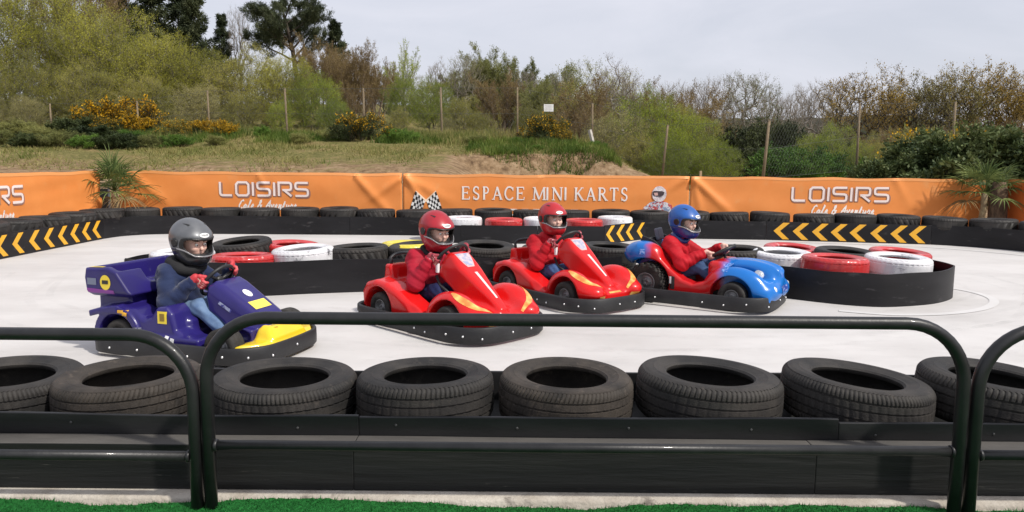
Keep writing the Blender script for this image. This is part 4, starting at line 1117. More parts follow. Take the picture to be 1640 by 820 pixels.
# brown leafless brush
SP_BR = [dict(stems=12, lean=(2, 26), spread=.8, len=4.0, rad=.05, n=6, wob=.06, up=.3, **{'from': .2}),
         dict(count=9, ang=(14, 40), len=.42, n=4, wob=.08, up=.5, fall=.45, rad=.45, **{'from': .15}),
         dict(count=6, ang=(14, 40), len=.5, n=3, wob=.1, up=.5, fall=.3, rad=.5, **{'from': .15}),
         dict(count=6, ang=(14, 40), len=.55, n=2, wob=.1, up=.4, fall=.2, rad=.6)]
def brush(lf, per, tw_m, size=.06):
    def fn(k):
        tb, tw = grow(51+k*5, SP_BR)
        return branch_mesh('branches', tb, tw_m), leaf_mesh('leaves', tw, per, size, .5, .05, lf, k)
    return fn
proto('brown', 2, brush(L_brownish, 4, twigm)); proto('budding', 2, brush(L_green2, 9, twigg))
# tall bare tree, vase-shaped, about 7 m
SP_BARE = [dict(stems=1, lean=(0, 5), len=3.3, rad=.13, n=5, wob=.05, up=.3, taper=.45, **{'from': .35}),
           dict(count=9, ang=(14, 46), len=1.15, n=6, wob=.09, up=.45, fall=.35, rad=.55, **{'from': .2}),
           dict(count=7, ang=(18, 48), len=.45, n=4, wob=.1, up=.45, fall=.4, rad=.5, **{'from': .15}),
           dict(count=6, ang=(18, 45), len=.52, n=3, wob=.1, up=.4, fall=.3, rad=.5, **{'from': .1}),
           dict(count=4, ang=(18, 45), len=.6, n=2, wob=.1, up=.3, fall=.2, rad=.6)]
def bare_old(lf, per, tm, size=.07, seed=90, spread=.05):
    def fn(k):
        tb, tw = grow(seed+k*3, SP_BARE)
        return branch_mesh('branches', tb, tm), leaf_mesh('leaves', tw, per, size, .55, spread, lf, k)
    return fn
def crown(lf, per, tm, size=.07, seed=90, spread=.06, **kw):
    a = dict(fork=2.2, cz=4.9, rx=1.9, rz=2.2, N=700, trunk=.17, spur=(4, .34), lump=.30, surf=.45, up=.55, low=2.9)
    a.update(kw)
    def fn(k):
        tb, tw = colony(seed+k*3, **a)
        return branch_mesh('branches', tb, tm), leaf_mesh('leaves', tw, per, size, .55, spread, lf, k)
    return fn
proto('bare', 3, crown(L_brownish, .5, twigg, .055, spur=(5, .36), rx=1.6, N=520)); proto('bare_green', 2, crown(L_green2, 2.6, twigg, .06, 120)); proto('gold', 3, crown(L_gold, 3.4, barkd, .085, 150, .08, rx=2.4, cz=4.9, rz=2.0, up=.3, N=640))
proto('oakgreen', 2, crown(L_oakg, 3.6, barkd, .085, 176, .08, rx=2.4, cz=4.9, rz=2.0, up=.3, N=640)); proto('light', 1, bare_old(L_fresh, 1.6, twigg, .07, 199))
# pine with clumped needles
SP_PINE = [dict(stems=1, lean=(2, 6), len=5.2, rad=.17, n=8, wob=.05, up=.25, taper=.55, **{'from': .48}),
           dict(count=17, ang=(48, 88), len=.62, n=6, wob=.10, up=.30, fall=.42, rad=.5, **{'from': .3}),
           dict(count=7, ang=(25, 60), len=.36, n=4, wob=.12, up=.5, fall=.3, rad=.5, **{'from': .2}),
           dict(count=4, ang=(25, 60), len=.5, n=2, wob=.12, up=.6, fall=.2, rad=.5)]
def pine(k):
    tb, tw = grow(211+k*13, SP_PINE)
    return branch_mesh('branches', tb, barkd), leaf_mesh('leaves', tw, 56, .14, .16, .07, L_pine, k, .5)
proto('pine', 2, pine)
SP_FIR = [dict(stems=1, lean=(0, 3), len=7.0, rad=.15, n=8, wob=.02, up=.2, taper=.9, **{'from': .12}),
          dict(count=46, ang=(62, 95), len=.27, n=4, wob=.07, up=.15, fall=.86, rad=.35, **{'from': .2}),
          dict(count=7, ang=(30, 65), len=.42, n=3, wob=.1, up=.2, fall=.3, rad=.5)]
def fir(k):
    tb, tw = grow(251+k*13, SP_FIR)
    return branch_mesh('branches', tb, barkd), leaf_mesh('leaves', tw, 20, .20, .2, .06, L_pine, k, .2)
proto('fir', 3, fir)
# dense bushes
SP_BUSH = [dict(stems=14, lean=(4, 72), spread=.25, len=.85, rad=.02, n=4, wob=.1, up=.2, **{'from': .2}),
           dict(count=7, ang=(20, 60), len=.5, n=3, wob=.14, up=.35, fall=.3, rad=.5),
           dict(count=5, ang=(20, 60), len=.55, n=2, wob=.14, up=.35, fall=.2, rad=.5)]
def bush(lf, per, size, asp=.5, flower=0, spread=.035):
    def fn(k):
        tb, tw = grow(301+k*3, SP_BUSH); out = [branch_mesh('branches', tb, barkd), leaf_mesh('leaves', tw, per, size, asp, spread, lf, k)]
        if flower:
            top = [t for t in tw if t[1].z > .30 + .22*math.sin(t[1].x*5+k) ]
            out.append(leaf_mesh('flowers', top, flower, .034, .9, .03, L_flower, k+5))
        return out
    return fn
proto('bush', 2, bush(L_dark, 26, .055)); proto('laurel', 2, bush(L_laurel, 30, .062, .5)); proto('gorse', 3, bush(L_dark, 26, .038, .35, 5)); proto('gorsefl', 2, bush(L_dark, 24, .038, .35, 14)); proto('herb', 2, bush(L_herb, 20, .055, .3)); proto('ivybush', 2, bush(L_ivy, 40, .042))
proto('broom', 2, bush(L_green2, 13, .06, .3)); proto('broomfl', 2, bush(L_green2, 9, .06, .3, 5))

def plant(kind, name, cat, label, px, Y, h, base, group=None, wide=1., rz=None, var=None, z=None):
    P = PROTO[kind]; k = var if var is not None else rnd.randrange(len(P)); k %= len(P)
    x = XW(px, Y); z0 = float(terr(np.array([x]), np.array([Y]))[0]) if z is None else z
    t = thing(name, label, cat, (x, Y, z0), 0, group); s = h/base
    t.rotation_euler = (0, 0, rnd.random()*6.28 if rz is None else rz); t.scale = (s*wide, s*wide, s)
    for nm, me in zip(('trunk', 'crown', 'flowers'), P[k]): link(bpy.data.objects.new(nm, me), t)
    return t
def top_h(px, py, Y, z0): return ZW(px, py, Y)-z0
def put(kind, name, cat, label, px, py, Y, base, group=None, wide=1., **kw):
    """a plant whose top reaches the photograph's height at that distance"""
    x = XW(px, Y); z0 = kw.pop('z', None)
    if z0 is None: z0 = float(terr(np.array([x]), np.array([Y]))[0])
    return plant(kind, name, cat, label, px, Y, top_h(px, py, Y, z0), base, group, wide, z=z0, **kw)
HEI = {}
for k, P in PROTO.items():
    HEI[k] = float(np.percentile([v.co.z for v in P[0][1].vertices], 97.5))
def W(kind, px, py, Y, label, name='willow', cat='tree', group=None, wide=1., **kw):
    return put(kind, name, cat, label, px, py, Y, HEI[kind], group, wide, **kw)
GW = 'willow thicket on the bank behind the left fence'
for px, py, Y, kd, wd, lab in (
    (-75, 25, 29, 'willow', 1., 'olive willow cut off by the left edge, at the top of the bank'),
    (25, -8, 30, 'willow', 1., 'tall olive willow in the top left corner'),
    (118, -4, 31, 'willow', 1., 'tall yellowish willow above the leftmost fence post'),
    (185, 26, 29.5, 'willow', 1.05, 'yellowish willow above the tall yellow gorse'),
    (262, 62, 29, 'willow', 1.1, 'rounded olive willow below the dark conifers'),
    (330, 85, 29.5, 'willow', 1.1, 'olive willow behind the third fence post from the left'),
    (398, 88, 28.5, 'olive', 1.15, 'dull olive willow under the lone pine'),
    (455, 94, 28, 'willow', 1.15, 'yellow-green willow left of the brown brush, under the lone pine'),
    (505, 122, 27, 'fresh', 1.1, 'bright green willow at the right end of the left thicket, by the brown brush'),
    (535, 165, 25.8, 'fresh', 1.1, 'lower bright green willow beside the dark gorse bush'),
    (60, 96, 27.5, 'olive', 1.2, 'shadowy olive willow low on the left bank'),
    (150, 105, 27.2, 'olive', 1.15, 'low olive willow just behind the tall yellow gorse'),
    (240, 125, 27, 'olive', 1.15, 'low olive willow between second and third fence posts'),
    (318, 140, 26.6, 'greyw', 1.1, 'grey-green willow shrub behind the yellow broom clump'),
    (392, 150, 26.6, 'olive', 1.15, 'low olive willow between the third and fourth fence posts'),
    (450, 165, 26.2, 'fresh', 1., 'small green willow at the foot of the fourth fence post'),
    (-20, 150, 25.6, 'greyw', 1.1, 'grey-green shrub at the left edge, above the left banner'),
    (48, 158, 25.4, 'greyw', 1.05, 'pale grey-green shrub at the leftmost fence post'),
    (105, 186, 25.4, 'olive', 1.1, 'small olive shrub right of the leftmost fence post')):
    W(kd, px, py, Y, lab, group=GW, wide=wd)
GB = 'brushwood behind the middle of the fence'
for px, py, Y, kd, wd, nm, lab in (
    (520, 75, 34, 'brown', .95, 'brushwood', 'brown leafless brushwood right of the lone pine'),
    (560, 78, 32, 'brown', .9, 'brushwood', 'reddish brown brushwood rising above the dark gorse bush'),
    (602, 96, 33, 'brown', .9, 'brushwood', 'brown brushwood left of the thin sparsely leaved tree'),
    (570, 140, 29, 'brown', 1.1, 'brushwood', 'lower brown brushwood behind the fifth fence post'),
    (645, 128, 30, 'fresh', .8, 'willow', 'yellow-green bush at the foot of the thin sparsely leaved tree'),
    (690, 132, 28, 'fresh', 1., 'willow', 'rounded green willow behind the post left of centre'),
    (735, 158, 27, 'olive', .9, 'willow', 'low grey-green willow right of the post left of centre'),
    (640, 175, 26.5, 'olive', 1.0, 'willow', 'small olive willow right of the dark gorse bush'),
    (745, 92, 36, 'bare_green', .9, 'tree', 'light green budding tree above the rounded willow'),
    (800, 92, 38, 'budding', 1., 'tree', 'grey budding tree at the highest point of the middle skyline'),
    (842, 112, 36, 'bare', .9, 'tree', 'bare grey tree above the post left of the white sign'),
    (800, 128, 31, 'brown', 1.1, 'brushwood', 'brown-green brushwood left of the white sign'),
    (860, 138, 30, 'budding', 1.1, 'brushwood', 'greyish brushwood behind the white sign'),
    (895, 122, 34, 'bare_green', .9, 'tree', 'green-grey tree right of the white sign'),
    (930, 140, 31, 'brown', 1., 'brushwood', 'brown brushwood between the white sign and the open-crowned tree'),
    (990, 108, 33, 'bare', 1.0, 'tree', 'open-crowned brown tree standing over the large green willow'),
    (1045, 146, 34, 'brown', .8, 'brushwood', 'low brown brushwood right of the open-crowned tree'),
    (700, 100, 38, 'bare', .8, 'tree', 'thin bare tree right of the sparsely leaved one')):
    W(kd, px, py, Y, lab, nm, 'tree' if nm != 'brushwood' else 'brush', GB, wd)
W('light', 648, 72, 31, 'thin sparsely leaved tree standing against the sky left of centre', 'tree', 'tree', None, .6)
GM = 'far woodland behind the middle brushwood'
for px, py, Y, kd, wd, lab in ((470, 118, 40, 'brown', 1.5, 'brown brush seen under the crown of the lone pine'), (545, 120, 38, 'brown', 1.5, 'far brown brush behind the brown thicket'), (625, 122, 39, 'budding', 1.5, 'far grey-green brush behind the thin sparsely leaved tree'), (680, 130, 37, 'olive', 1.1, 'far olive tree above the rounded green willow'), (725, 124, 40, 'olive', 1.2, 'far olive tree right of the rounded green willow'),
                               (765, 112, 39, 'budding', 1.5, 'far budding brush left of the grey budding tree'), (775, 150, 33, 'olive', 1.2, 'olive shrub mass left of the white sign'), (820, 118, 40, 'olive', 1.1, 'far olive tree behind the post left of the white sign'), (872, 126, 39, 'budding', 1.5, 'far grey brush straight behind the white sign'), (910, 150, 32, 'olive', 1.2, 'olive shrub mass right of the white sign'),
                               (905, 124, 39, 'olive', 1.1, 'far olive tree right of the white sign'), (960, 136, 38, 'olive', 1.1, 'far olive tree left of the open-crowned tree'), (1012, 150, 38, 'olive', 1.1, 'far olive tree below the open-crowned tree'), (1060, 160, 38, 'brown', 1.5, 'far brown brush right of the open-crowned tree'), (850, 168, 28.5, 'olive', 1.2, 'low olive shrubs behind the gorse under the sign'), (770, 180, 27, 'olive', 1.2, 'low olive shrubs left of the gorse under the sign'), (930, 178, 28, 'brown', 1.3, 'low brown brush right of the gorse under the sign'), (715, 190, 26.4, 'greyw', 1.1, 'low grey-green shrub at the post left of centre')):
    W(kd, px, py, Y, lab, 'brushwood', 'brush', GM, wd)
GS = 'large green willows at the end of the mound'
for px, py, Y, kd, wd, lab in ((985, 190, 25.5, 'greyw', 1.2, 'grey-green willow behind the leaning white post'), (1045, 160, 26, 'fresh', 1.05, 'large yellow-green willow right of the leaning white post'), (1100, 200, 25, 'fresh', 1.1, 'bright green willow behind the thin post right of the mound'),
                               (1150, 232, 24, 'fresh', 1.1, 'bright green low willow at the right end of the mound'), (1085, 172, 27, 'willow', .9, 'olive willow at the back of the bright green ones'), (1020, 218, 24.4, 'olive', 1., 'low dark willow at the end of the earth mound'), (1068, 226, 23.4, 'fresh', 1.1, 'low green willow at the foot of the thin post'),
                               (1325, 208, 26, 'fresh', 1.0, 'rounded light green willow in front of the right tree line'), (1290, 236, 24.5, 'herb', 1.3, 'low green bush left of the rounded light green willow'), (1370, 238, 25, 'fresh', 1.0, 'low pale green bush right of the rounded light green willow'), (1398, 222, 27, 'olive', .9, 'olive shrub below the golden tree')):
    W(kd, px, py, Y, lab, 'willow', 'shrub', GS, wd)
GR = 'tree line on the right'
for px, py, Y, kd, wd, lab in (
    (1072, 134, 52, 'bare', 1.0, 'bare tree at the left end of the right tree line'), (1103, 136, 54, 'bare', .95, 'bare tree, second from the left end of the right tree line'), (1140, 124, 50, 'bare', 1.0, 'bare grey tree left of the greenish one in the right tree line'),
    (1196, 124, 46, 'bare_green', 1.1, 'greenish tree left of the pale leaning post'), (1237, 150, 54, 'bare', .85, 'thin bare tree behind the pale leaning post'), (1262, 150, 52, 'bare', .8, 'thin bare tree right of the pale leaning post'), (1285, 142, 55, 'bare', .8, 'slender bare tree above the dark ivy-clad trunks'),
    (1318, 130, 48, 'bare', 1.1, 'dense bare tree left of the golden-leaved one'), (1382, 122, 40, 'gold', 1.05, 'golden-leaved tree behind the second post from the right'), (1425, 146, 42, 'gold', .7, 'smaller golden-green tree right of the second post from the right'), (1475, 128, 42, 'oakgreen', 1.0, 'green-gold tree left of the rightmost fence post'), (1520, 126, 40, 'oakgreen', 1.0, 'green-gold tree above the rightmost fence post'),
    (1568, 112, 41, 'gold', 1.1, 'tallest golden tree in the right tree line'), (1622, 124, 40, 'gold', .85, 'golden tree at the right edge of the picture'), (1672, 130, 41, 'gold', .9, 'golden tree cut off by the right edge')):
    W(kd, px, py, Y, lab, 'tree', 'tree', GR, wd, z=.0)
GD = 'dark undergrowth below the right tree line'
for i, (px, py, Y, kd, wd, lab) in enumerate((
    (1165, 206, 42, 'brown', 1.0, 'brown thicket left of the pale leaning post'), (1205, 204, 40, 'brown', 1.0, 'dark brown thicket behind the pale leaning post'), (1185, 205, 38, 'ivybush', .8, 'dark ivy bush left of the pale leaning post'), (1235, 212, 40, 'ivybush', .8, 'dark ivy bush at the foot of the pale leaning post'),
    (1268, 200, 36, 'ivybush', .55, 'ivy-clad dark trunk left of the rounded light green willow'), (1300, 212, 40, 'brown', 1.1, 'dark brown thicket behind the rounded light green willow'), (1400, 214, 38, 'brown', 1.1, 'brown thicket under the golden trees'), (1440, 214, 36, 'brown', 1.1, 'brown thicket left of the rightmost fence post'),
    (1480, 212, 34, 'brown', 1., 'brown thicket behind the dark hedge'), (1545, 204, 33, 'brown', 1.1, 'reddish thicket behind the rightmost fence post'), (1610, 200, 33, 'brown', 1.1, 'reddish thicket above the right palm'), (1345, 232, 34, 'ivybush', .9, 'dark bush behind the rounded light green willow'),
    (1190, 245, 27, 'ivybush', .8, 'dark low bush right of the bright green willows'), (1255, 246, 28, 'ivybush', .8, 'dark low bush right of the pale leaning post'))):
    W(kd, px, py, Y, lab, 'thicket', 'bush', GD, wd, z=.1)
for px, py, Y, wd, lab in ((1468, 244, 20, 1.15, 'dark laurel bush at the left end of the hedge'), (1505, 234, 19.5, 1.2, 'dark laurel bush below the rightmost fence post'), (1545, 228, 19, 1.2, 'dark laurel bush left of the right palm'), (1585, 226, 18.5, 1.2, 'dark laurel bush directly behind the right palm'), (1630, 224, 18, 1.2, 'dark laurel bush at the right edge above the thick trunk'), (1668, 224, 17.5, 1.3, 'dark laurel bush cut off by the right edge'), (1425, 260, 19, 1.2, 'low dark bush at the foot of the hedge')):
    W('laurel', px, py, Y, lab, 'laurel_bush', 'bush', 'dark hedge behind the right banner', wd)
W('broomfl', 1500, 205, 23, 'yellowish bush poking out behind the dark hedge', 'bush', 'bush', None, .8)
GL = 'low shrubs filling the foot of the left willows'
for px, py, lab in ((20, 176, 'low olive shrub left of the leftmost fence post'), (110, 178, 'low olive shrub right of the leftmost fence post'), (175, 176, 'low olive shrub behind the tall gorse'), (250, 180, 'low olive shrub right of the second fence post'), (300, 182, 'low olive shrub left of the third fence post'), (365, 182, 'low olive shrub right of the third fence post'), (430, 184, 'low olive shrub left of the fourth fence post'), (490, 188, 'low olive shrub right of the fourth fence post'), (545, 186, 'low olive shrub left of the fifth fence post')):
    W('olive', px, py, 27.8, lab, 'shrub', 'shrub', GL, 1.3)
# conifers
GC = 'dark conifers on the left skyline'
for px, py, Y, k, wd, lab in ((205, -25, 42, 'fir', 1.15, 'dark conifer at the left of the conifer group'), (248, -40, 43, 'fir', 1.2, 'tallest dark conifer of the group, cut by the top edge'), (286, -18, 42, 'fir', 1.1, 'dark conifer in the middle of the conifer group'), (318, 2, 41, 'fir', 1.05, 'dark conifer at the right of the conifer group'), (356, 28, 42, 'fir', .75, 'small dark conifer standing apart, left of the bare tree')):
    W(k, px, py, Y, lab, 'conifer', 'tree', GC, wd)
W('pine', 476, -14, 40, 'lone dark pine with open crown and visible trunk', 'pine_tree', 'tree', None, 1.02, var=0)
W('fir', 540, 35, 41, 'dark conifer tops just right of the lone pine', 'conifer', 'tree', GC, .95)
W('bare', 388, 12, 42, 'tall bare tree between small conifer and lone pine', 'tree', 'tree', None, .5)
W('brown', 120, -40, 38, 'brown tree top behind the willows in the top left corner', 'tree', 'tree', None, 1.)
# gorse, broom, herbs
GG = 'flowering gorse bushes along the fence'
for px, py, Y, k, wd, lab in ((196, 158, 24.6, 'gorsefl', 1.15, 'tall gorse with orange-yellow flowers behind the second fence post'), (172, 192, 23.6, 'gorse', 1.5, 'dark gorse with few flowers left of the second fence post'), (228, 190, 24, 'gorsefl', 1.2, 'gorse flowering at the foot of the second fence post'),
                              (288, 192, 23.4, 'broomfl', 1.5, 'pale yellow flowering broom left of the third fence post'), (322, 194, 23.6, 'gorsefl', 1.2, 'dark broom with some flowers beside the third fence post'), (361, 193, 23.2, 'gorsefl', .9, 'bright yellow gorse right of the third fence post'), (580, 178, 23.2, 'gorse', 1.15, 'round dark gorse at the fifth fence post'),
                              (872, 184, 23.4, 'gorse', 1.1, 'gorse with yellow flowers under the white sign'), (905, 208, 22.8, 'gorse', .9, 'low gorse sloping right of the white sign')):
    W(k, px, py, Y, lab, 'gorse_bush', 'bush', GG, wd)
GHb = 'green herbs on the bank'
for px, py, Y, k, wd, lab in ((-10, 208, 20.9, 'broom', 1.6, 'green bush at the left edge low on the bank'), (52, 214, 20.7, 'bush', 1.5, 'dark green bush low on the bank below the leftmost post'), (100, 210, 20.9, 'broom', 1.5, 'green bush low on the bank right of the leftmost post'), (138, 218, 20.6, 'herb', 1.7, 'leafy green plant low on the bank left of the palm'), (190, 214, 20.9, 'bush', 1.5, 'dark green bush low on the bank under the tall gorse'), (236, 216, 21.2, 'broom', 1.4, 'green bush low on the bank right of the tall gorse'), (285, 216, 21.6, 'herb', 1.6, 'leafy green plant below the third gorse'), (345, 218, 21.8, 'broom', 1.4, 'green plant below the bright gorse by the third post'),
                              (480, 214, 22.2, 'broom', 1.5, 'green plant right of the fourth fence post'), (760, 216, 22.4, 'broom', 1.6, 'green plant midway between the two centre posts'),(120, 192, 23.2, 'bush', 1.9, 'dark green bush between first and second fence posts'), (150, 204, 22.4, 'bush', 2.2, 'dark green bush at the foot of the left gorse'), (80, 204, 22.6, 'broom', 2.2, 'green bush at the foot of the leftmost fence post'), (25, 196, 23, 'broom', 2.2, 'grey-green bush near the left edge'), (208, 210, 22.3, 'herb', 1.9, 'green plant below the second fence post'),
                              (640, 206, 22.8, 'herb', 1.3, 'lush green herb clump right of the dark gorse'), (420, 204, 23.5, 'herb', 1.3, 'green herbs left of the fourth fence post'), (525, 206, 23.3, 'broom', 1.2, 'green plant left of the round dark gorse'), (700, 212, 23.5, 'broom', 1.2, 'green plant at the post left of centre'), (830, 220, 22.6, 'herb', 1.4, 'green clump left of the gorse under the sign'), (955, 226, 22, 'herb', 1.3, 'green grass clump under the leaning white post'),
                              (860, 232, 21, 'herb', 1.7, 'green grassy clump on the edge of the dug bank'), (800, 234, 20.8, 'herb', 1.6, 'green grassy clump left along the edge of the dug bank'), (920, 238, 20.6, 'herb', 1.5, 'green grassy clump right along the edge of the dug bank')):
    W(k, px, py, Y, lab, 'herb_clump', 'plant', GHb, wd)

# grass on the bank
def bank_grass():
    r = np.random.RandomState(8); n = 90000
    x = r.uniform(-17, 4.2, n); y = 13.9+r.rand(n)**.8*12
    d = nz(x, y, 1.2, 41); keep = (r.rand(n) < -.02+1.3*d+.085*(y-15)) & ~((x > -2.2) & (y < 19.9)) | ((x > -1.6) & (x < 2.9) & (y > 19.7) & (y < 23))
    x, y = x[keep], y[keep]; n = len(x); z = terr(x, y)
    a = r.rand(n)*6.28; h = r.uniform(.04, .14, n)*(1+.8*nz(x, y, 2, 44)); wd = r.uniform(.006, .014, n)
    h = h*(1+1.4*sstep(y, 21.8, 23.6))
    B = np.stack([x, y, z-.01], -1); s = np.stack([np.cos(a), np.sin(a), 0*a], -1)*wd[:, None]
    tip = B+np.stack([r.randn(n)*.07, r.randn(n)*.07, h], -1)
    V = np.stack([B-s, B+s, tip], 1).reshape(-1, 3)
    m = leafmat('grass_bank', (.09, .13, .022), (.33, .28, .11), (.18, .19, .05), scale=1.1, trans=.25)
    tag(mk('bank_grass', V, np.arange(3*n).reshape(-1, 3), m, smooth=False), 'straw and green grass covering the bank', 'grass', kind='stuff')
bank_grass()
def green_fringe():
    r = np.random.RandomState(18); n = 26000
    x = r.uniform(-14, 2.9, n); y = np.where(x > -1.3, 19.75+r.rand(n)**1.3*3.2, 22.2+r.rand(n)*2.2)
    keep = (nz(x, y, 1.5, 61)+.25*(x > -1.3)+r.rand(n)*.3) > .12; x, y = x[keep], y[keep]; n = len(x); z = terr(x, y)
    a = r.rand(n)*6.28; h = r.uniform(.08, .24, n)*np.where(x > -1.3, 1.1, 1.2); wd = r.uniform(.008, .016, n)
    B = np.stack([x, y, z-.01], -1); s = np.stack([np.cos(a), np.sin(a), 0*a], -1)*wd[:, None]
    tip = B+np.stack([r.randn(n)*.07, r.randn(n)*.07-.03, h], -1); V = np.stack([B-s, B+s, tip], 1).reshape(-1, 3)
    m = leafmat('grass_green', (.05, .095, .014), (.17, .22, .04), (.10, .155, .025), scale=1.1, trans=.25)
    tag(mk('green_grass', V, np.arange(3*n).reshape(-1, 3), m, smooth=False), 'fresh green grass along the crest of the bank and the dug edge', 'grass', kind='stuff')
green_fringe()

# palms
def palm(name, x, y, trunk_h, label, seed, nst=1, lean=0., dark=False, nfan=17, fan=.42):
    r = random.Random(seed); t = thing(name, label, 'palm', (x, y, 0), 0, 'palms at the corners of the track')
    tr = MB(); pts = [(lean*k/8*trunk_h, .01*math.sin(k), trunk_h*k/8) for k in range(9)]
    tr.tube(pts, [.05*(1+.10*(k % 2)) for k in range(9)], 9)
    tr.build('trunk', M('palm_trunk', (.22, .16, .09), .9, col2=(.33, .26, .15), scale=18, bump=.8, bscale=35), t)
    top = Vector(pts[-1]); gm = leafmat('palm_leaf', (.055, .09, .024), (.23, .28, .085), (.12, .165, .05), scale=4, trans=.2)
    dm = leafmat('palm_dead', (.16, .10, .04), (.32, .22, .10), (.22, .15, .06), scale=5, trans=.2)
    for k in range(nfan):
        a = k*2.399+r.random()*.5; el = R(80-105*(k/nfan)**1.05+r.uniform(-8, 8)); dead = k > nfan*.84
        d = Vector((math.cos(a)*math.cos(el), math.sin(a)*math.cos(el)*.75, math.sin(el)))
        pl = r.uniform(.28, .50); hub = top+d*pl+Vector((0, 0, -.06*pl)); m = MB()
        m.tube([top, top.lerp(hub, .5)+Vector((0, 0, .02)), hub], [.010, .007, .005], 4)
        side = d.cross(Vector((0, 0, 1))); side = side.normalized() if side.length > .1 else Vector((1, 0, 0)); upv = side.cross(d).normalized()
        nb = 17
        for b in range(nb):
            ba = R(-105+210*b/(nb-1)); bl = fan*r.uniform(.8, 1.1)*(.75+.25*math.cos(ba*.8))
            bd = (d*math.cos(ba)+side*math.sin(ba)).normalized(); wv = bd.cross(upv).normalized()*.011
            V = []; nseg = 5; droop = r.uniform(.10, .38)*(1.7 if dead else 1)
            for q in range(nseg+1):
                s = q/nseg; p = hub+bd*bl*s+upv*.03*math.sin(s*PI)-Vector((0, 0, droop*bl*s**2.4)); f = (1-s**2.2)*(.55+.6*min(1, s*2.5))
                V += [p-wv*f+upv*.004, p-upv*.004*f, p+wv*f+upv*.004]
            F = [(3*q+e, 3*q+3+e, 3*q+4+e, 3*q+1+e) for q in range(nseg) for e in (0, 1)]
            m.add([tuple(v) for v in V], F)
        m.build('frond', dm if dead else gm, t)
    return t
palm('palm_tree', -7.02, 13.12, .70, 'green fan palm at the left corner between two orange banners', 5, lean=-.05, nfan=20, fan=.46)
palm('palm_tree', 8.22, 13.0, .80, 'green fan palm at the right end of the orange banner', 9, lean=.1, nfan=18, fan=.42)
t = thing('palm_stump', 'thick brown fibrous trunk standing beside the right palm', 'trunk', (8.52, 12.98, 0))
m = MB(); m.tube([(0, 0, 0), (.005, 0, .4), (-.005, 0, .8), (.0, 0, 1.0)], [.155, .15, .145, .10], 22); m.build('stump', M('palm_fibre', (.075, .048, .03), .95, col2=(.17, .11, .065), scale=16, stretch=(1.5, 1.5, .5), bump=1., bscale=30), t)
for k in range(9):
    a = k*.7; f = MB(); d = Vector((math.cos(a)*.5, math.sin(a)*.5, .86 if k % 2 else .5)); p = Vector((0, 0, .98))
    V = []
    for q in range(6):
        s = q/5; c = p+d*.62*s-Vector((0, 0, .25*s*s)); wv = d.cross(Vector((0, 0, 1))).normalized()*.014*(1-s**2)
        V += [tuple(c-wv), tuple(c+wv)]
    f.add(V, [(2*q, 2*q+1, 2*q+3, 2*q+2) for q in range(5)]); f.build('frond', MATS['palm_leaf'], t)

# fence
ft = thing('wire_fence', 'tall wire mesh fence on thin wooden posts along the top of the bank', 'fence', (XW(83, 24), 24, 0))
postm = M('fence_post_wood', (.25, .195, .125), .85, col2=(.16, .12, .08), scale=6, stretch=(5, 5, .6), bump=.3, bscale=25, spec=.2)
fo = Vector(ft.location); posts = []
for px, pt, pb, Y, r_ in ((83, 166, 214, 24.5, .035), (222, 162, 218, 24.2, .04), (335, 145, 214, 24.2, .04), (458, 142, 220, 24, .042), (583, 141, 222, 24, .04), (706, 140, 222, 24, .042), (828, 140, 222, 24, .036), (948, 165, 232, 24, .035), (1069, 200, 276, 22.5, .045), (1231, 192, 282, 20.5, .055), (1374, 165, 270, 24, .05), (1526, 163, 250, 24, .05)):
    x0 = XW(px, Y); zt = ZW(px, pt, Y); zb = ZW(px, pb, Y)-.4; lean = {1069: -.14, 1231: -.12, 458: .06, 706: .05}.get(px, .02)
    m = MB(); m.tube([(x0+lean-fo.x, Y-fo.y, zb), (x0+lean*.5-fo.x, Y-fo.y, (zb+zt)/2), (x0-fo.x, Y-fo.y, zt)], [r_*.9, r_*.82, r_*.7], 8)
    m.build('post', postm, ft); posts.append((x0, Y, zb+.35, zt))
wirem = M('fence_wire', (.11, .115, .11), .65, .2)
wm = MB()
for a, b in zip(posts[:-1], posts[1:]):
    ln = math.hypot(b[0]-a[0], b[1]-a[1]); n = max(4, int(ln/.16))
    def pt(t, v): return (a[0]+(b[0]-a[0])*t-fo.x, a[1]+(b[1]-a[1])*t-fo.y-.05, (a[2]+(b[2]-a[2])*t)*(1-v)+(a[3]+(b[3]-a[3])*t)*v)
    H = a[3]-a[2]; k = max(2, int(H/.16))
    for v in (0, .5, .985): wm.tube([pt(0, v), pt(1, v)], .004, 3, cap=False)
    for s in range(-k, n+1):
        for sg in (1, -1):
            A, B = (s, s+k) if sg > 0 else (s+k, s)
            t0, v0, t1, v1 = A/n, 0., B/n, 1.
            def clip(t0, v0, t1, v1):
                if t1 == t0: return None
                for lim in (0, 1):
                    if (t0-lim)*(t1-lim) < 0:
                        f = (lim-t0)/(t1-t0)
                        if (lim == 0 and t0 < 0) or (lim == 1 and t0 > 1): t0, v0 = lim, v0+(v1-v0)*f
                        else: t1, v1 = lim, v0+(v1-v0)*f
                if max(t0, t1) <= 0 or min(t0, t1) >= 1: return None
                return t0, v0, t1, v1
            c = clip(t0, v0, t1, v1)
            if c: wm.tube([pt(c[0], c[1]), pt(c[2], c[3])], .0016, 3, cap=False)
wm.build('wire_mesh', wirem, ft, smooth=False)
t = thing('sign', 'small white rectangular notice hanging high on the wire fence', 'sign', (XW(878, 23.9), 23.88, ZW(878, 173, 23.9)))
m = MB(); m.box((0, 0, 0), (.155, .006, .115)); o = m.build('plate', M('sign_white', (.80, .80, .79), .5, col2=(.72, .72, .71), scale=12), t, smooth=False); bevel(o, .004)
m = MB()
for k in range(5): m.box((.0 if k else -.01, -.0075, .075-.034*k), (.115-.012*(k % 2), .001, .004))
m.build('notice_lines', M('sign_grey', (.42, .42, .43), .6), t, smooth=False)
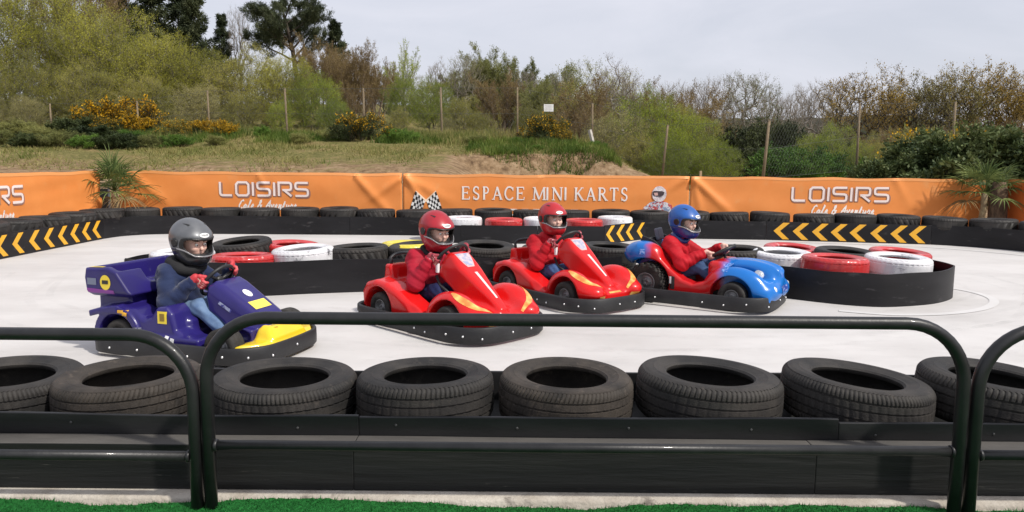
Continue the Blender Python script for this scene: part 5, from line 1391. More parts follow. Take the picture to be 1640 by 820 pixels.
m = MB(); m.tube([(0, 0, 0), (.18, .02, -.62)], [.06, .055], 4); o = m.build('leaning_post', M('post_whitewash', (.52, .49, .45), .8, col2=(.36, .33, .30), scale=12), None, smooth=False)
o.location = (XW(944, 22.4), 22.4, ZW(944, 208, 22.4)); tag(o, 'short whitish post leaning against the fence at the end of the mound', 'post')
# ================================================================== karts
blackp = M('kart_black_plastic', (.018, .018, .02), .45, col2=(.035, .035, .037), scale=5, lo=.4, hi=.7, bump=.08, bscale=50, spec=.4)
bumpm = M('kart_bumper_rubber', (.016, .016, .0175), .5, col2=(.034, .034, .036), scale=3, lo=.4, hi=.72, col3=(.11, .105, .10), scale3=14, lo3=.68, hi3=.78, bump=.12, bscale=40, spec=.35)
boltm = M('kart_bolt_steel', (.75, .75, .76), .3, .8)
rimm = M('kart_rim_grey', (.20, .20, .205), .45, .5, col2=(.30, .30, .30), scale=8)
ktyre = M('kart_tyre', (.022, .021, .020), .75, col2=(.055, .050, .045), scale=9, lo=.4, hi=.7, bump=.3, bscale=60, spec=.3)
redk = M('kart_red', (.66, .008, .008), .24, col2=(.55, .008, .009), scale=2.5, coat=.22, rvar=.15, spec=.38, col3=(.36, .03, .03), scale3=22, lo3=.66, hi3=.74)
bluek = M('kart_navy', (.022, .015, .14), .28, col2=(.016, .011, .10), scale=3, coat=.25, rvar=.18, spec=.38, col3=(.07, .065, .17), scale3=18, lo3=.66, hi3=.74)
bluem = M('kart_navy_dark', (.020, .018, .12), .4, col2=(.03, .026, .16), scale=4)
yelk = M('kart_yellow', (.80, .56, .012), .3, col2=(.72, .50, .02), scale=4, coat=.4, rvar=.1)
seatm = M('kart_seat_black', (.015, .015, .016), .5)
stickw = M('sticker_white', (.80, .80, .80), .4)
sticky = M('sticker_yellow', (.82, .62, .05), .4)
stickk = M('sticker_black', (.02, .02, .02), .4)
def flame_mat():
    m = bpy.data.materials.new('flame_decal'); N, L = nt(m); b = N['Principled BSDF']; b.inputs['Roughness'].default_value = .3; b.inputs['Coat Weight'].default_value = .4
    tc = N.new('ShaderNodeTexCoord'); n = N.new('ShaderNodeTexNoise'); n.inputs['Scale'].default_value = 14; n.inputs['Detail'].default_value = 5
    L.new(tc.outputs['Object'], n.inputs['Vector']); r = N.new('ShaderNodeValToRGB'); e = r.color_ramp.elements
    e[0].position = .36; e[0].color = (.80, .20, .04, 1); e[1].position = .64; e[1].color = (.88, .55, .16, 1); k = e.new(.5); k.color = (.85, .36, .08, 1)
    L.new(n.outputs['Fac'], r.inputs['Fac']); L.new(r.outputs[0], b.inputs['Base Color']); return m
flame = flame_mat()
def bumper(t, x0, x1, hw, rf, rr_, z0, z1, nb, gap=None):
    """black belt round the kart: a tall thin band following a rounded rectangle"""
    c = []
    def arc(cx, cy, r, a0, a1, n=10):
        for i in range(n+1): a = R(a0+(a1-a0)*i/n); c.append((cx+r*math.cos(a), cy+r*math.sin(a)))
    arc(x1-rf, -hw+rf, rf, -90, 0); arc(x1-rf, hw-rf, rf, 0, 90); arc(x0+rr_, hw-rr_, rr_, 90, 180); arc(x0+rr_, -hw+rr_, rr_, 180, 270)
    # a slightly bowed nose
    pts = []
    for i in range(len(c)):
        a = np.array(c[i]); b = np.array(c[(i+1) % len(c)]); l = np.linalg.norm(b-a); n = max(1, int(l/.06))
        pts += [a+(b-a)*q/n for q in range(n)]
    pts = [p+np.array((.05*(1-(p[1]/hw)**2), 0)) if p[0] > x1-rf*.9 else p for p in pts]
    n = len(pts); sec = [(0, z0), (.006, z0+.006), (.007, (z0+z1)/2), (.005, z1-.006), (0, z1), (-.020, z1), (-.024, z1-.01), (-.024, z0+.01), (-.02, z0)]
    V = []; k = len(sec); nrm = []
    for i in range(n):
        t_ = pts[(i+1) % n]-pts[i-1]; t_ = t_/np.linalg.norm(t_); o = np.array((t_[1], -t_[0])); nrm.append(o)
        for d, z in sec: V.append((*(pts[i]+o*d), z))
    F = [(i*k+j, ((i+1) % n)*k+j, ((i+1) % n)*k+(j+1) % k, i*k+(j+1) % k) for i in range(n) for j in range(k)]
    b = mk('bumper', V, F, bumpm, t)
    for f in nb:
        i = int(f*n) % n; p = pts[i]+nrm[i]*.009; m = MB(); m.ball((*p, z0+(z1-z0)*(.45+.1*math.sin(f*50))), .0085, 8); m.build('bolt', boltm, b)
    return b
def kwheel(t, x, y, r, wd, rimr=.55, lug=0):
    w_ = bpy.data.objects.new('wheel', None); w_.empty_display_size = .05; link(w_, t); w_.location = (x, y, r); m = MB(); h = wd/2
    if not lug:
        m.lathe([(r*rimr, -h*.8), (r*.72, -h*.98), (r*.86, -h), (r*.95, -h*.9), (r*.99, -h*.72), (r, -h*.4), (r*.985, -h*.36), (r*.985, -h*.30), (r, -h*.26), (r, h*.26), (r*.985, h*.3), (r*.985, h*.36), (r, h*.4), (r*.99, h*.72), (r*.95, h*.9), (r*.86, h), (r*.72, h*.98), (r*rimr, h*.8)], 44, 'y')
    else:
        m.lathe([(r*rimr, -h*.8), (r*.72, -h*.98), (r*.86, -h), (r*.92, -h*.9), (r*.92, h*.9), (r*.86, h), (r*.72, h*.98), (r*rimr, h*.8)], 48, 'y')
        for k in range(lug):
            for s in (1, -1):
                a = 2*PI*(k+(.5 if s > 0 else 0))/lug
                for q in range(3):
                    aa = a+.13*q*1.0; yy = s*h*(.92-.36*q)
                    m.box((math.cos(aa)*r*.94, yy, math.sin(aa)*r*.94), (r*.075, h*.22, r*.055), Euler((0, -aa, 0)).to_matrix())
                m.box((math.cos(a-.04)*r*.86, s*h*1.0, math.sin(a-.04)*r*.86), (r*.10, h*.09, r*.055), Euler((0, -a, 0)).to_matrix())
    o = m.build('tyre', ktyre, w_); 
    if lug: autosmooth(o, 40)
    s = -1 if y < 0 else 1; q = MB()
    q.lathe([(r*rimr*1.02, h*.80*s), (r*rimr*.96, h*.86*s), (r*rimr*.88, h*.70*s), (r*rimr*.80, h*.40*s), (r*rimr*.45, h*.42*s), (r*rimr*.40, h*.62*s), (r*rimr*.26, h*.66*s), (.001, h*.66*s), (.001, -h*.5*s), (r*rimr*1.02, -h*.5*s)], 32, 'y')
    for k in range(5):
        a = k*2*PI/5; q.ball((math.cos(a)*r*rimr*.32, h*.66*s, math.sin(a)*r*rimr*.32), r*.035, 6)
    q.build('rim', rimm, w_)
    return w_
def swheel(t, c, rad, tilt, rim=.0125, spokes=3, hub=True):
    """steering wheel: normal leans back towards the driver"""
    o = bpy.data.objects.new('steering_wheel', None); o.empty_display_size = .05; link(o, t); o.location = c; o.rotation_euler = (0, -R(tilt), 0)
    m = MB(); m.tube([(rad*math.cos(a), rad*math.sin(a), 0) for a in np.linspace(0, 2*PI, 40, endpoint=False)], rim, 10, True); m.build('rim', seatm, o)
    m = MB()
    for k in range(spokes):
        a = PI/2+k*2*PI/spokes if spokes == 3 else k*PI; m.tube([(0, 0, -.012), (rad*.95*math.cos(a+PI/2), rad*.95*math.sin(a+PI/2), 0)], [.016, .009], 8)
    m.lathe([(.001, .008), (.036, .006), (.042, -.006), (.03, -.03), (.001, -.03)], 20); m.build('spokes', blackp, o)
    m = MB(); m.tube([(0, 0, -.02), (0, 0, -.30)], .013, 8); m.build('column', blackp, o)
    return o
def floor_pan(t, x0, x1, hw, z=.05):
    m = MB(); m.box(((x0+x1)/2, 0, z), ((x1-x0)/2, hw, .015)); o = m.build('floor_pan', blackp, t, False); bevel(o, .006)
def front(ay, w_): return ay-w_

# ---- red karts
def red_shape():
    RP = [(-.215, .12), (-.225, .24), (-.17, .315), (-.06, .345), (.08, .335), (.24, .285), (.38, .215), (.47, .165), (.53, .13), (.53, .085), (-.15, .085)]
    FB = [(.56, .085), (.56, .17), (.62, .235), (.74, .265), (.90, .235), (1.02, .185), (1.075, .15), (1.08, .095), (1.06, .08)]
    CP = [(.425, .40), (.44, .52), (.475, .575), (.52, .59), (.565, .575), (.66, .495), (.80, .395), (.93, .30), (1.03, .215), (1.03, .17), (.85, .16), (.68, .20), (.56, .32), (.48, .37)]
    def f(P):
        x, y, z = P.T; ay = np.abs(y)
        pod = extr(poly2(x, z, RP), np.abs(ay-(.285-.03*sstep(x, .3, .55)))-(.105+.0*x), .045)
        deck = extr(poly2(x, z, [(-.21, .13), (-.21, .30), (-.12, .335), (-.02, .30), (.03, .2), (.03, .13)]), ay-.26, .03)
        hw = .385-.13*sstep(x, .86, 1.12)
        nose = extr(poly2(x, z, FB), ay-hw, .05)
        fen = ell(np.stack([x, ay, z], 1), (.79, .285, .20), (.235, .115, .145))
        fen2 = ell(np.stack([x, ay, z], 1), (.96, .235, .17), (.17, .12, .085))
        d = smin(pod, deck, .03)
        n = smin(smin(nose, fen, .06), fen2, .05)
        valley = ell(np.stack([x, ay, z], 1), (.96, .125, .285), (.26, .055, .075))
        n = smax(n, -valley, .04)
        sill = rbox(np.stack([x, ay, z], 1), (.54, .27, .105), (.12, .10, .032), .02)
        d = smin(smin(d, n, .02), sill, .03)
        scoop = ell(np.stack([x, ay, z], 1), (.47, .40, .20), (.10, .06, .075))
        d = smax(d, -scoop, .02)
        cut = rbox(P, (.30, 0, .36), (.285, .185, .245), .06)
        d = smax(d, -cut, .02)
        seat = np.maximum(extr(poly2(x, z, [(-.20, .28), (-.175, .44), (-.10, .445), (-.05, .28)]), ay-.19, .025), -rbox(P, (.0, 0, .45), (.09, .14, .2), .04))
        d = smin(d, seat, .025)
        cw = .125-.075*sstep(x, .50, 1.02)
        cowl = extr(poly2(x, z, CP), ay-cw*(1-.25*sstep(z, .45, .62)), .035)
        d = smin(d, cowl, .028)
        for ax, ar in ((0., .172), (.80, .170)):
            arch = np.maximum(np.sqrt((x-ax)**2+(z-.125)**2)-ar, .215-ay)
            d = smax(d, -arch, .012)
        return np.maximum(d, .055-z)
    return f
RED_F = red_shape()
def red_kart(label):
    t = thing('go_kart', label, 'go-kart', (0, 0, 0), 0, 'children\'s karts on the track'); f = RED_F
    body = sdf('body', f, (-.30, -.44, .03), (1.16, .44, .64), .0095, redk, t)
    for s in (1, -1):
        # flame band along each front wing
        pts = catmull([(.76, .285*s), (.87, .305*s), (.97, .285*s), (1.04, .235*s), (1.085, .15*s)], 6)
        W_ = [.015, .045, .058, .06, .055, .045, .022]
        A = []
        for i, p in enumerate(pts):
            w_ = np.interp(i/(len(pts)-1)*6, range(7), W_); q = pts[min(i+1, len(pts)-1)]-pts[max(i-1, 0)]; q = q/np.linalg.norm(q); n_ = np.array((-q[1], q[0]))
            A.append([(*(p+n_*w_*v+np.array((.14, .10*s))), .62) for v in np.linspace(-.5, .5, 5)])
        V = drape(f, np.array(A), (-.35, -.25*s, -1), .003); nA = len(A)
        mk('flame_stripe', V, [(i*5+j, (i+1)*5+j, (i+1)*5+j+1, i*5+j+1) for i in range(nA-1) for j in range(4)], flame, body)
        patch('lamp_decal', f, [(1.3, .155*s, .118), (1.3, .245*s, .118), (1.3, .25*s, .150), (1.3, .165*s, .150)], (-1, 0, 0), flame, body, 6, 3)
    # silver stripe, shield and nose slot
    patch('cowl_stripe', f, [(.72, -.014, .8), (.95, -.009, .8), (.95, .009, .8), (.72, .014, .8)], (0, 0, -1), M('stripe_silver', (.70, .62, .60), .35), body, 16, 2)
    sh = M('shield_blue', (.30, .33, .48), .35, col2=(.62, .50, .50), scale=30)
    P = [[(.56+.10*a, .062*b*(1-.55*a**2), .9) for b in np.linspace(-1, 1, 7)] for a in np.linspace(0, 1, 8)]
    P2 = [[(.555+.115*a, .070*b*(1-.52*a**2), .9) for b in np.linspace(-1, 1, 7)] for a in np.linspace(0, 1, 8)]
    FF = [(i*7+j, (i+1)*7+j, (i+1)*7+j+1, i*7+j+1) for i in range(7) for j in range(6)]
    mk('shield_edge', drape(f, np.array(P2), (0, 0, -1), .002), FF, M('shield_pale', (.72, .42, .42), .35), body)
    mk('shield', drape(f, np.array(P), (0, 0, -1), .004), FF, sh, body)
    patch('nose_slot', f, [(1.3, -.075, .155), (1.3, .075, .155), (1.3, .07, .167), (1.3, -.07, .167)], (-1, 0, 0), flame, body, 8, 2)
    patch('badge', f, [(.40, -.50, .52), (.44, -.5, .52), (.44, -.5, .46), (.40, -.5, .46)], (0, 1, 0), stickw, body, 3, 3) if False else None
    # roll hoop
    m = MB(); m.tube([(-.15, -.135, .40), (-.165, -.135, .49)]+[(-.168, -.11*math.cos(a)-.0, .50+.018*math.sin(a)) for a in np.linspace(.3, PI-.3, 8)]+[(-.165, .135, .49), (-.15, .135, .40)], .014, 10); m.build('roll_hoop', blackp, t)
    m = MB(); m.tube([(.40, -.12, .40), (.46, -.135, .335), (.60, -.15, .285)], [.012, .011, .009], 8); m.build('side_bar', blackp, t)
    q = MB(); q.box((.43, -.132, .47), (.014, .012, .042)); o = q.build('mirror_tab', stickw, t, False); bevel(o, .006)
    s_ = sdf('seat', lambda P: np.maximum(rbox(P, (.12, 0, .19), (.20, .165, .09), .05), -rbox(P, (.17, 0, .28), (.2, .135, .12), .05)), (-.12, -.2, .07), (.36, .2, .30), .012, seatm, t)
    floor_pan(t, -.16, 1.0, .26)
    swheel(t, (.445, 0, .545), .135, 48)
    bumper(t, -.315, 1.12, .455, .26, .20, .016, .135, [.02, .055, .09, .14, .18, .80, .84, .90, .945, .975])
    for x in (0, .80):
        for s in (1, -1): kwheel(t, x, .315*s, .125, .13, .52)
    return t

# ---- blue kart with a tipper bed
def truck_kart(label):
    t = thing('go_kart', label, 'go-kart', (0, 0, 0), 0, 'children\'s karts on the track')
    BP = [(-.285, .395), (-.30, .50), (-.285, .565), (-.09, .575), (-.01, .545), (.115, .40), (.06, .375), (-.26, .375)]
    def fbed(P):
        x, y, z = P.T; ay = np.abs(y)
        d = extr(poly2(x, z, BP), ay-(.375-.04*sstep(z, .42, .36)), .016)
        cut = extr(poly2(x, z, [(-.245, .43), (-.26, .70), (-.01, .70), (-.03, .50), (-.07, .43)]), ay-.325, .02)
        d = smax(d, -cut, .012)
        notch = rbox(P, (.03, 0, .56), (.09, .15, .10), .03)
        return smax(d, -notch, .01)
    bed = sdf('truck_bed', fbed, (-.44, -.42, .34), (.16, .42, .62), .008, bluek, t)
    patch('yellow_stripe', fbed, [(-.27, -.36, .8), (-.13, -.365, .8), (-.13, -.335, .8), (-.25, -.335, .8)], (0, 0, -1), sticky, bed, 6, 2)
    patch('purple_strip', fbed, [(-.275, -.6, .400), (-.03, -.6, .400), (-.03, -.6, .425), (-.275, -.6, .432)], (0, 1, 0), M('strip_purple', (.24, .03, .30), .3), bed, 8, 2)
    patch('grey_plate', fbed, [(-.268, -.6, .455), (-.185, -.6, .455), (-.185, -.6, .50), (-.268, -.6, .50)], (0, 1, 0), M('plate_grey', (.16, .18, .26), .4), bed, 4, 3)
    patch('round_sticker', fbed, [(-.15, -.6, .425), (-.055, -.6, .425), (-.055, -.6, .525), (-.15, -.6, .525)], (0, 1, 0), sticky, bed, 5, 6, .003, 'oval')
    patch('round_sticker_mark', fbed, [(-.13, -.6, .465), (-.075, -.6, .465), (-.075, -.6, .490), (-.13, -.6, .490)], (0, 1, 0), stickk, bed, 3, 2, .005)
    SIDE = [(-.05, .16), (-.10, .28), (.02, .335), (.12, .315), (.22, .265), (.29, .275), (.34, .335), (.42, .345), (.47, .30), (.50, .20), (.58, .15), (.70, .135), (.72, .075), (.05, .075)]
    def fb(P):
        x, y, z = P.T; ay = np.abs(y); Q = np.stack([x, ay, z], 1)
        side = extr(poly2(x, z, SIDE), np.abs(ay-.28)-.10, .03)
        ring = np.abs(np.sqrt(x**2+(z-.115)**2)-.185)-.022
        ring = np.maximum(np.maximum(ring, .10-z+x*.2), np.abs(ay-.325)-.075)
        lip = extr(poly2(x, z, [(-.24, .245), (-.245, .285), (-.13, .315), (.02, .33), (.02, .28), (-.12, .275)]), np.abs(ay-.32)-.085, .012)
        base = rbox(P, (.18, 0, .16), (.34, .26, .09), .03)
        riser = rbox(P, (-.11, 0, .31), (.15, .30, .085), .025)
        skirt = rbox(Q, (.44, .345, .115), (.27, .055, .042), .02)
        d = smin(smin(smin(side, ring, .02), lip, .02), base, .03); d = smin(smin(d, riser, .02), skirt, .02)
        back = np.maximum(extr(poly2(x, z, [(-.06, .28), (-.07, .45), (.0, .47), (.06, .30)]), ay-.23, .02), -rbox(P, (.08, 0, .45), (.1, .17, .15), .05))
        d = smin(d, back, .02)
        d = smax(d, -rbox(P, (.32, 0, .40), (.27, .17, .24), .05), .02)
        d = smax(d, -np.maximum(np.sqrt(x**2+(z-.115)**2)-.150, .22-ay), .008)
        d = smax(d, -ell(Q, (.235, .40, .30), (.05, .05, .06)), .02)
        return np.maximum(d, .06-z)
    body = sdf('body', fb, (-.30, -.46, .04), (.80, .46, .52), .009, bluek, t)
    patch('shield_sticker', fb, [(.355, -.6, .235), (.435, -.6, .235), (.435, -.6, .315), (.355, -.6, .315)], (0, 1, 0), sticky, body, 4, 4)
    patch('shield_mark', fb, [(.375, -.6, .252), (.415, -.6, .252), (.415, -.6, .30), (.375, -.6, .30)], (0, 1, 0), M('mark_brown', (.25, .16, .02), .5), body, 2, 2, .005)
    patch('shield_sticker', fb, [(.02, -.6, .235), (.10, -.6, .235), (.105, -.6, .305), (.025, -.6, .305)], (0, 1, 0), M('sticker_orange', (.80, .42, .03), .4), body, 4, 4)
    patch('name_plate', fb, [(.10, -.6, .165), (.21, -.6, .165), (.21, -.6, .20), (.10, -.6, .20)], (0, 1, 0), M('plate_worn', (.15, .15, .22), .5, col2=(.45, .45, .5), scale=40, lo=.5, hi=.6), body, 4, 2)
    for k in range(6):
        x = .22+.05*k; z = .122+.010*math.sin(k*2.3)
        patch('letter_block', fb, [(x, -.6, z), (x+.034, -.6, z-.004), (x+.038, -.6, z+.034), (x+.004, -.6, z+.038)], (0, 1, 0), stickw, body, 2, 2) if k % 4 != 3 else None
    NP = [(.58, .28), (.565, .38), (.58, .455), (.63, .488), (.70, .46), (.84, .375), (.98, .29), (1.06, .22), (1.08, .165), (1.06, .12), (.74, .10), (.72, .20), (.65, .25)]
    def fn(P):
        x, y, z = P.T; ay = np.abs(y)
        hw = .165-.02*sstep(x, .6, 1.1)
        d = extr(poly2(x, z, NP), ay-hw*(1-.18*sstep(z-(.50-.55*(x-.65)), -.12, .02)), .035)
        low = extr(poly2(x, z, [(.74, .075), (.74, .20), (.82, .22), (1.0, .20), (1.0, .075)]), ay-.22, .02)
        d = smin(d, low, .03)
        return smax(d, -ell(np.stack([x, ay, z], 1), (.88, .22, .15), (.10, .05, .05)), .02)
    nose = sdf('nose_cowl', fn, (.54, -.28, .05), (1.18, .28, .58), .009, bluek, t)
    patch('badge', fn, [(.635, -.04, .8), (.69, -.04, .8), (.69, .03, .8), (.635, .03, .8)], (.35, 0, -1), stickw, nose, 4, 3, .003, 'oval')
    patch('yellow_label', fn, [(.72, -.095, .8), (.775, -.095, .8), (.775, .075, .8), (.72, .075, .8)], (.35, 0, -1), M('label_yellow', (.85, .70, .10), .4), nose, 4, 6)
    patch('round_badge', fn, [(.895, -.055, .75), (.965, -.055, .75), (.965, .025, .75), (.895, .025, .75)], (.35, 0, -1), sticky, nose, 4, 6, .003, 'oval')
    patch('round_badge_mark', fn, [(.915, -.045, .75), (.945, -.045, .75), (.945, .015, .75), (.915, .015, .75)], (.35, 0, -1), stickk, nose, 3, 3, .005)
    patch('side_script', fn, [(.68, -.6, .345), (.78, -.6, .29), (.79, -.6, .31), (.69, -.6, .365)], (0, 1, 0), M('script_pale', (.35, .38, .55), .4, col2=(.05, .05, .25), scale=45, lo=.45, hi=.52), nose, 5, 2)
    def fy(P):
        x, y, z = P.T; ay = np.abs(y)
        wing = extr(poly2(x, z, [(.965, .07), (.965, .122), (1.03, .138), (1.12, .138), (1.16, .115), (1.16, .07)]), ay-(.40-.15*sstep(x, 1.0, 1.19)), .022)
        hump = extr(poly2(x, z, [(.985, .10), (1.0, .20), (1.03, .225), (1.09, .21), (1.15, .15), (1.15, .09)]), ay-.19+.05*sstep(z, .14, .25), .03)
        d = smin(wing, hump, .03)
        return smax(d, -ell(np.stack([x, ay, z], 1), (1.0, .21, .215), (.07, .04, .06)), .015)
    yw = sdf('front_wing', fy, (.93, -.44, .05), (1.27, .44, .31), .008, yelk, t)
    for dy in (-.10, .02): patch('wing_mark', fy, [(1.5, dy, .205), (1.5, dy+.035, .20), (1.5, dy+.03, .228), (1.5, dy+.005, .23)], (-1, 0, 0), stickk, yw, 3, 2)
    s_ = sdf('seat', lambda P: np.maximum(rbox(P, (.16, 0, .20), (.20, .165, .09), .05), -rbox(P, (.21, 0, .29), (.2, .135, .12), .05)), (-.08, -.2, .07), (.40, .2, .32), .012, seatm, t)
    floor_pan(t, -.2, 1.05, .24, .06); swheel(t, (.535, 0, .472), .13, 50)
    bumper(t, -.25, 1.15, .445, .24, .18, .022, .128, [.02, .06, .11, .16, .83, .875, .92, .96, .99])
    m = MB()
    m.tube([(.88, -.34, .12), (.88, .34, .12)], .016, 8); m.build('front_axle', blackp, t)
    for s in (1, -1):
        kwheel(t, 0, .325*s, .118, .12, .50); kwheel(t, .88, .345*s, .118, .115, .50)
    return t

# ---- blue and red kart with tractor wheels
def fade_mat():
    m = bpy.data.materials.new('kart_fade'); N, L = nt(m); b = N['Principled BSDF']; b.inputs['Roughness'].default_value = .26; b.inputs['Coat Weight'].default_value = .22; b.inputs['Specular IOR Level'].default_value = .38; b.inputs['Coat Roughness'].default_value = .06
    tc = N.new('ShaderNodeTexCoord'); sx = N.new('ShaderNodeSeparateXYZ'); L.new(tc.outputs['Object'], sx.inputs[0])
    n = N.new('ShaderNodeTexNoise'); n.inputs['Scale'].default_value = 9; n.inputs['Detail'].default_value = 5; L.new(tc.outputs['Object'], n.inputs['Vector'])
    a = N.new('ShaderNodeMath'); a.operation = 'MULTIPLY_ADD'; a.inputs[1].default_value = .10; L.new(n.outputs['Fac'], a.inputs[0]); L.new(sx.outputs['X'], a.inputs[2])
    r = N.new('ShaderNodeValToRGB'); e = r.color_ramp.elements; r.color_ramp.interpolation = 'EASE'
    def st(p): return (p+.4)/1.7
    mr = N.new('ShaderNodeMapRange'); mr.inputs['From Min'].default_value = -.4; mr.inputs['From Max'].default_value = 1.3; L.new(a.outputs[0], mr.inputs['Value'])
    BL = (.006, .145, .50, 1); RD = (.52, .010, .012, 1)
    e[0].position = st(.02); e[0].color = BL; e[1].position = st(.77); e[1].color = BL
    for p, c in ((.10, RD), (.68, RD)): k = e.new(st(p)); k.color = c
    L.new(mr.outputs[0], r.inputs['Fac']); L.new(r.outputs[0], b.inputs['Base Color']); return m
def tractor_kart(label):
    t = thing('go_kart', label, 'go-kart', (0, 0, 0), 0, 'children\'s karts on the track')
    SP = [(-.15, .44), (-.10, .52), (-.01, .515), (.10, .44), (.22, .325), (.34, .235), (.44, .205), (.54, .235), (.64, .305), (.72, .33), (.70, .20), (.60, .13), (.50, .105), (.22, .105), (.14, .16), (.10, .27), (-.02, .37)]
    def f(P):
        x, y, z = P.T; ay = np.abs(y); Q = np.stack([x, ay, z], 1)
        side = extr(poly2(x, z, SP), np.abs(ay-.265)-.085, .03)
        tail = ell(Q, (-.11, .20, .43), (.165, .165, .115)); tail2 = ell(Q, (-.03, .27, .45), (.15, .10, .10))
        fen = ell(Q, (.80, .275, .215), (.27, .115, .165))
        hood = ell(P, (.80, 0, .26), (.36, .22, .165)); dash = rbox(P, (.62, 0, .31), (.085, .24, .10), .05)
        front_ = ell(Q, (1.02, .13, .17), (.155, .24, .115)); ridge = ell(Q, (.86, .075, .33), (.28, .04, .085))
        low = rbox(P, (.90, 0, .12), (.22, .34, .045), .03)
        d = smin(smin(fen, hood, .05), smin(front_, ridge, .04), .045); d = smin(d, dash, .04)
        d = smax(d, -ell(Q, (.90, .165, .33), (.26, .03, .07)), .03)
        d = smin(d, low, .03)
        d = smin(d, side, .03); d = smin(d, smin(tail, tail2, .05), .05)
        base = rbox(P, (.25, 0, .12), (.32, .28, .03), .02); d = smin(d, base, .02)
        d = smax(d, -rbox(P, (.30, 0, .42), (.275, .185, .28), .06), .02)
        d = smax(d, -np.maximum(np.sqrt(x**2+(z-.185)**2)-.222, .185-ay), .01)
        d = smax(d, -np.maximum(np.sqrt((x-.79)**2+(z-.12)**2)-.188, .20-ay), .012)
        return np.maximum(d, .065-z)
    body = sdf('body', f, (-.40, -.44, .04), (1.22, .44, .60), .0095, fade_mat(), t)
    chrome = M('lamp_chrome', (.75, .76, .78), .15, 1.); lens = M('lamp_lens', (.42, .45, .48), .06, .3, coat=.8, col2=(.75, .77, .80), scale=22, lo=.45, hi=.55)
    for s in (1, -1):
        h = MB(); h.ball((.985, .215*s, .315), (.044, .046, .046), 18); o = h.build('headlight', chrome, t)
        h = MB(); h.ball((1.000, .217*s, .318), (.036, .038, .038), 18); h.build('lens', lens, o)
        h = MB(); h.ball((1.125, .235*s, .195), (.028, .030, .038), 14); o = h.build('front_lamp', chrome, t)
        h = MB(); h.ball((1.137, .236*s, .195), (.021, .025, .031), 12); h.build('lens', lens, o)
    patch('front_badge', f, [(1.4, -.11, .155), (1.4, .11, .155), (1.4, .11, .215), (1.4, -.11, .215)], (-1, 0, 0), M('badge_blue', (.03, .06, .30), .3, col2=(.25, .33, .6), scale=40, lo=.52, hi=.58), body, 8, 4)
    patch('side_plate', f, [(.185, -.6, .14), (.275, -.6, .14), (.275, -.6, .255), (.185, -.6, .265)], (0, 1, 0), stickk, body, 4, 5)
    patch('side_label', f, [(.215, -.6, .19), (.245, -.6, .19), (.245, -.6, .255), (.215, -.6, .255)], (0, 1, 0), stickw, body, 3, 4, .005)
    for (x, z) in ((-.06, .44), (.70, .34)):
        patch('star_mark', f, [(x, -.6, z), (x+.05, -.6, z), (x+.05, -.6, z+.05), (x, -.6, z+.05)], (0, 1, 0), M('mark_paleblue', (.25, .40, .75), .3, col2=(.02, .14, .52), scale=60, lo=.48, hi=.52), body, 3, 3)
    q = MB(); q.box((-.03, .03, .60), (.022, .065, .06), Euler((0, R(-14), 0)).to_matrix()); o = q.build('headrest', M('headrest_grey', (.12, .13, .16), .6), t, False); bevel(o, .015, 3)
    sdf('seat', lambda P: np.maximum(extr(poly2(P[:, 0], P[:, 2], [(-.08, .18), (-.11, .56), (-.05, .58), (.02, .30), (.30, .24), (.32, .16)]), np.abs(P[:, 1])-.165, .03), -1), (-.16, -.2, .12), (.38, .2, .64), .012, seatm, t)
    for s in (1, -1):
        fin = MB(); fin.prism([(-.14, .50), (-.10, .60), (.02, .56), (.10, .49), (.0, .50)], -.008, .008); V = fin.V[0]; fin.V[0] = np.stack([V[:, 0], s*.215+V[:, 2], V[:, 1]], 1)
        o = fin.build('fin', seatm, t, False); bevel(o, .004)
    floor_pan(t, -.2, 1.0, .28, .055); o = swheel(t, (.60, 0, .475), .125, 30, .016, 3)
    m = MB(); m.box((0, 0, .0), (.075, .05, .018)); oo = m.build('wheel_pad', seatm, o, False); bevel(oo, .01)
    m = MB(); m.box((.60, -.14, .105), (.04, .015, .03)); m.build('step', blackp, t, False)
    bumper(t, -.29, 1.09, .47, .20, .18, .022, .145, [.03, .09, .15, .20, .76, .80, .835, .87, .95, .985])
    for s in (1, -1):
        kwheel(t, 0, .305*s, .18, .16, .50, 18); kwheel(t, .80, .315*s, .125, .13, .50)
    return t
def place(o, x, y, deg): o.location = (x, y, .004); o.rotation_euler = (0, 0, R(deg))
K1 = (-2.47, 5.12, -18); K2 = (-.79, 6.05, -44); K3 = (.24, 7.22, -51); K4 = (1.44, 7.12, -32)
k1 = truck_kart('dark blue kart with a tipper bed behind the seat and a yellow nose wing'); place(k1, *K1); k1.scale = (.92, .97, 1)
for c in k1.children:
    if c.name.startswith('wheel'): c.scale = (1/.92, 1/.97, 1)
k2 = red_kart('nearest red kart, in front of the middle island, with a driver in dark navy trousers'); place(k2, *K2)
k3 = copy_tree(k2); place(k3, *K3); k3['label'] = 'second red kart, farther back, with a driver in blue jeans'
k4 = tractor_kart('blue and red kart with round headlights and large lugged rear wheels'); place(k4, *K4)
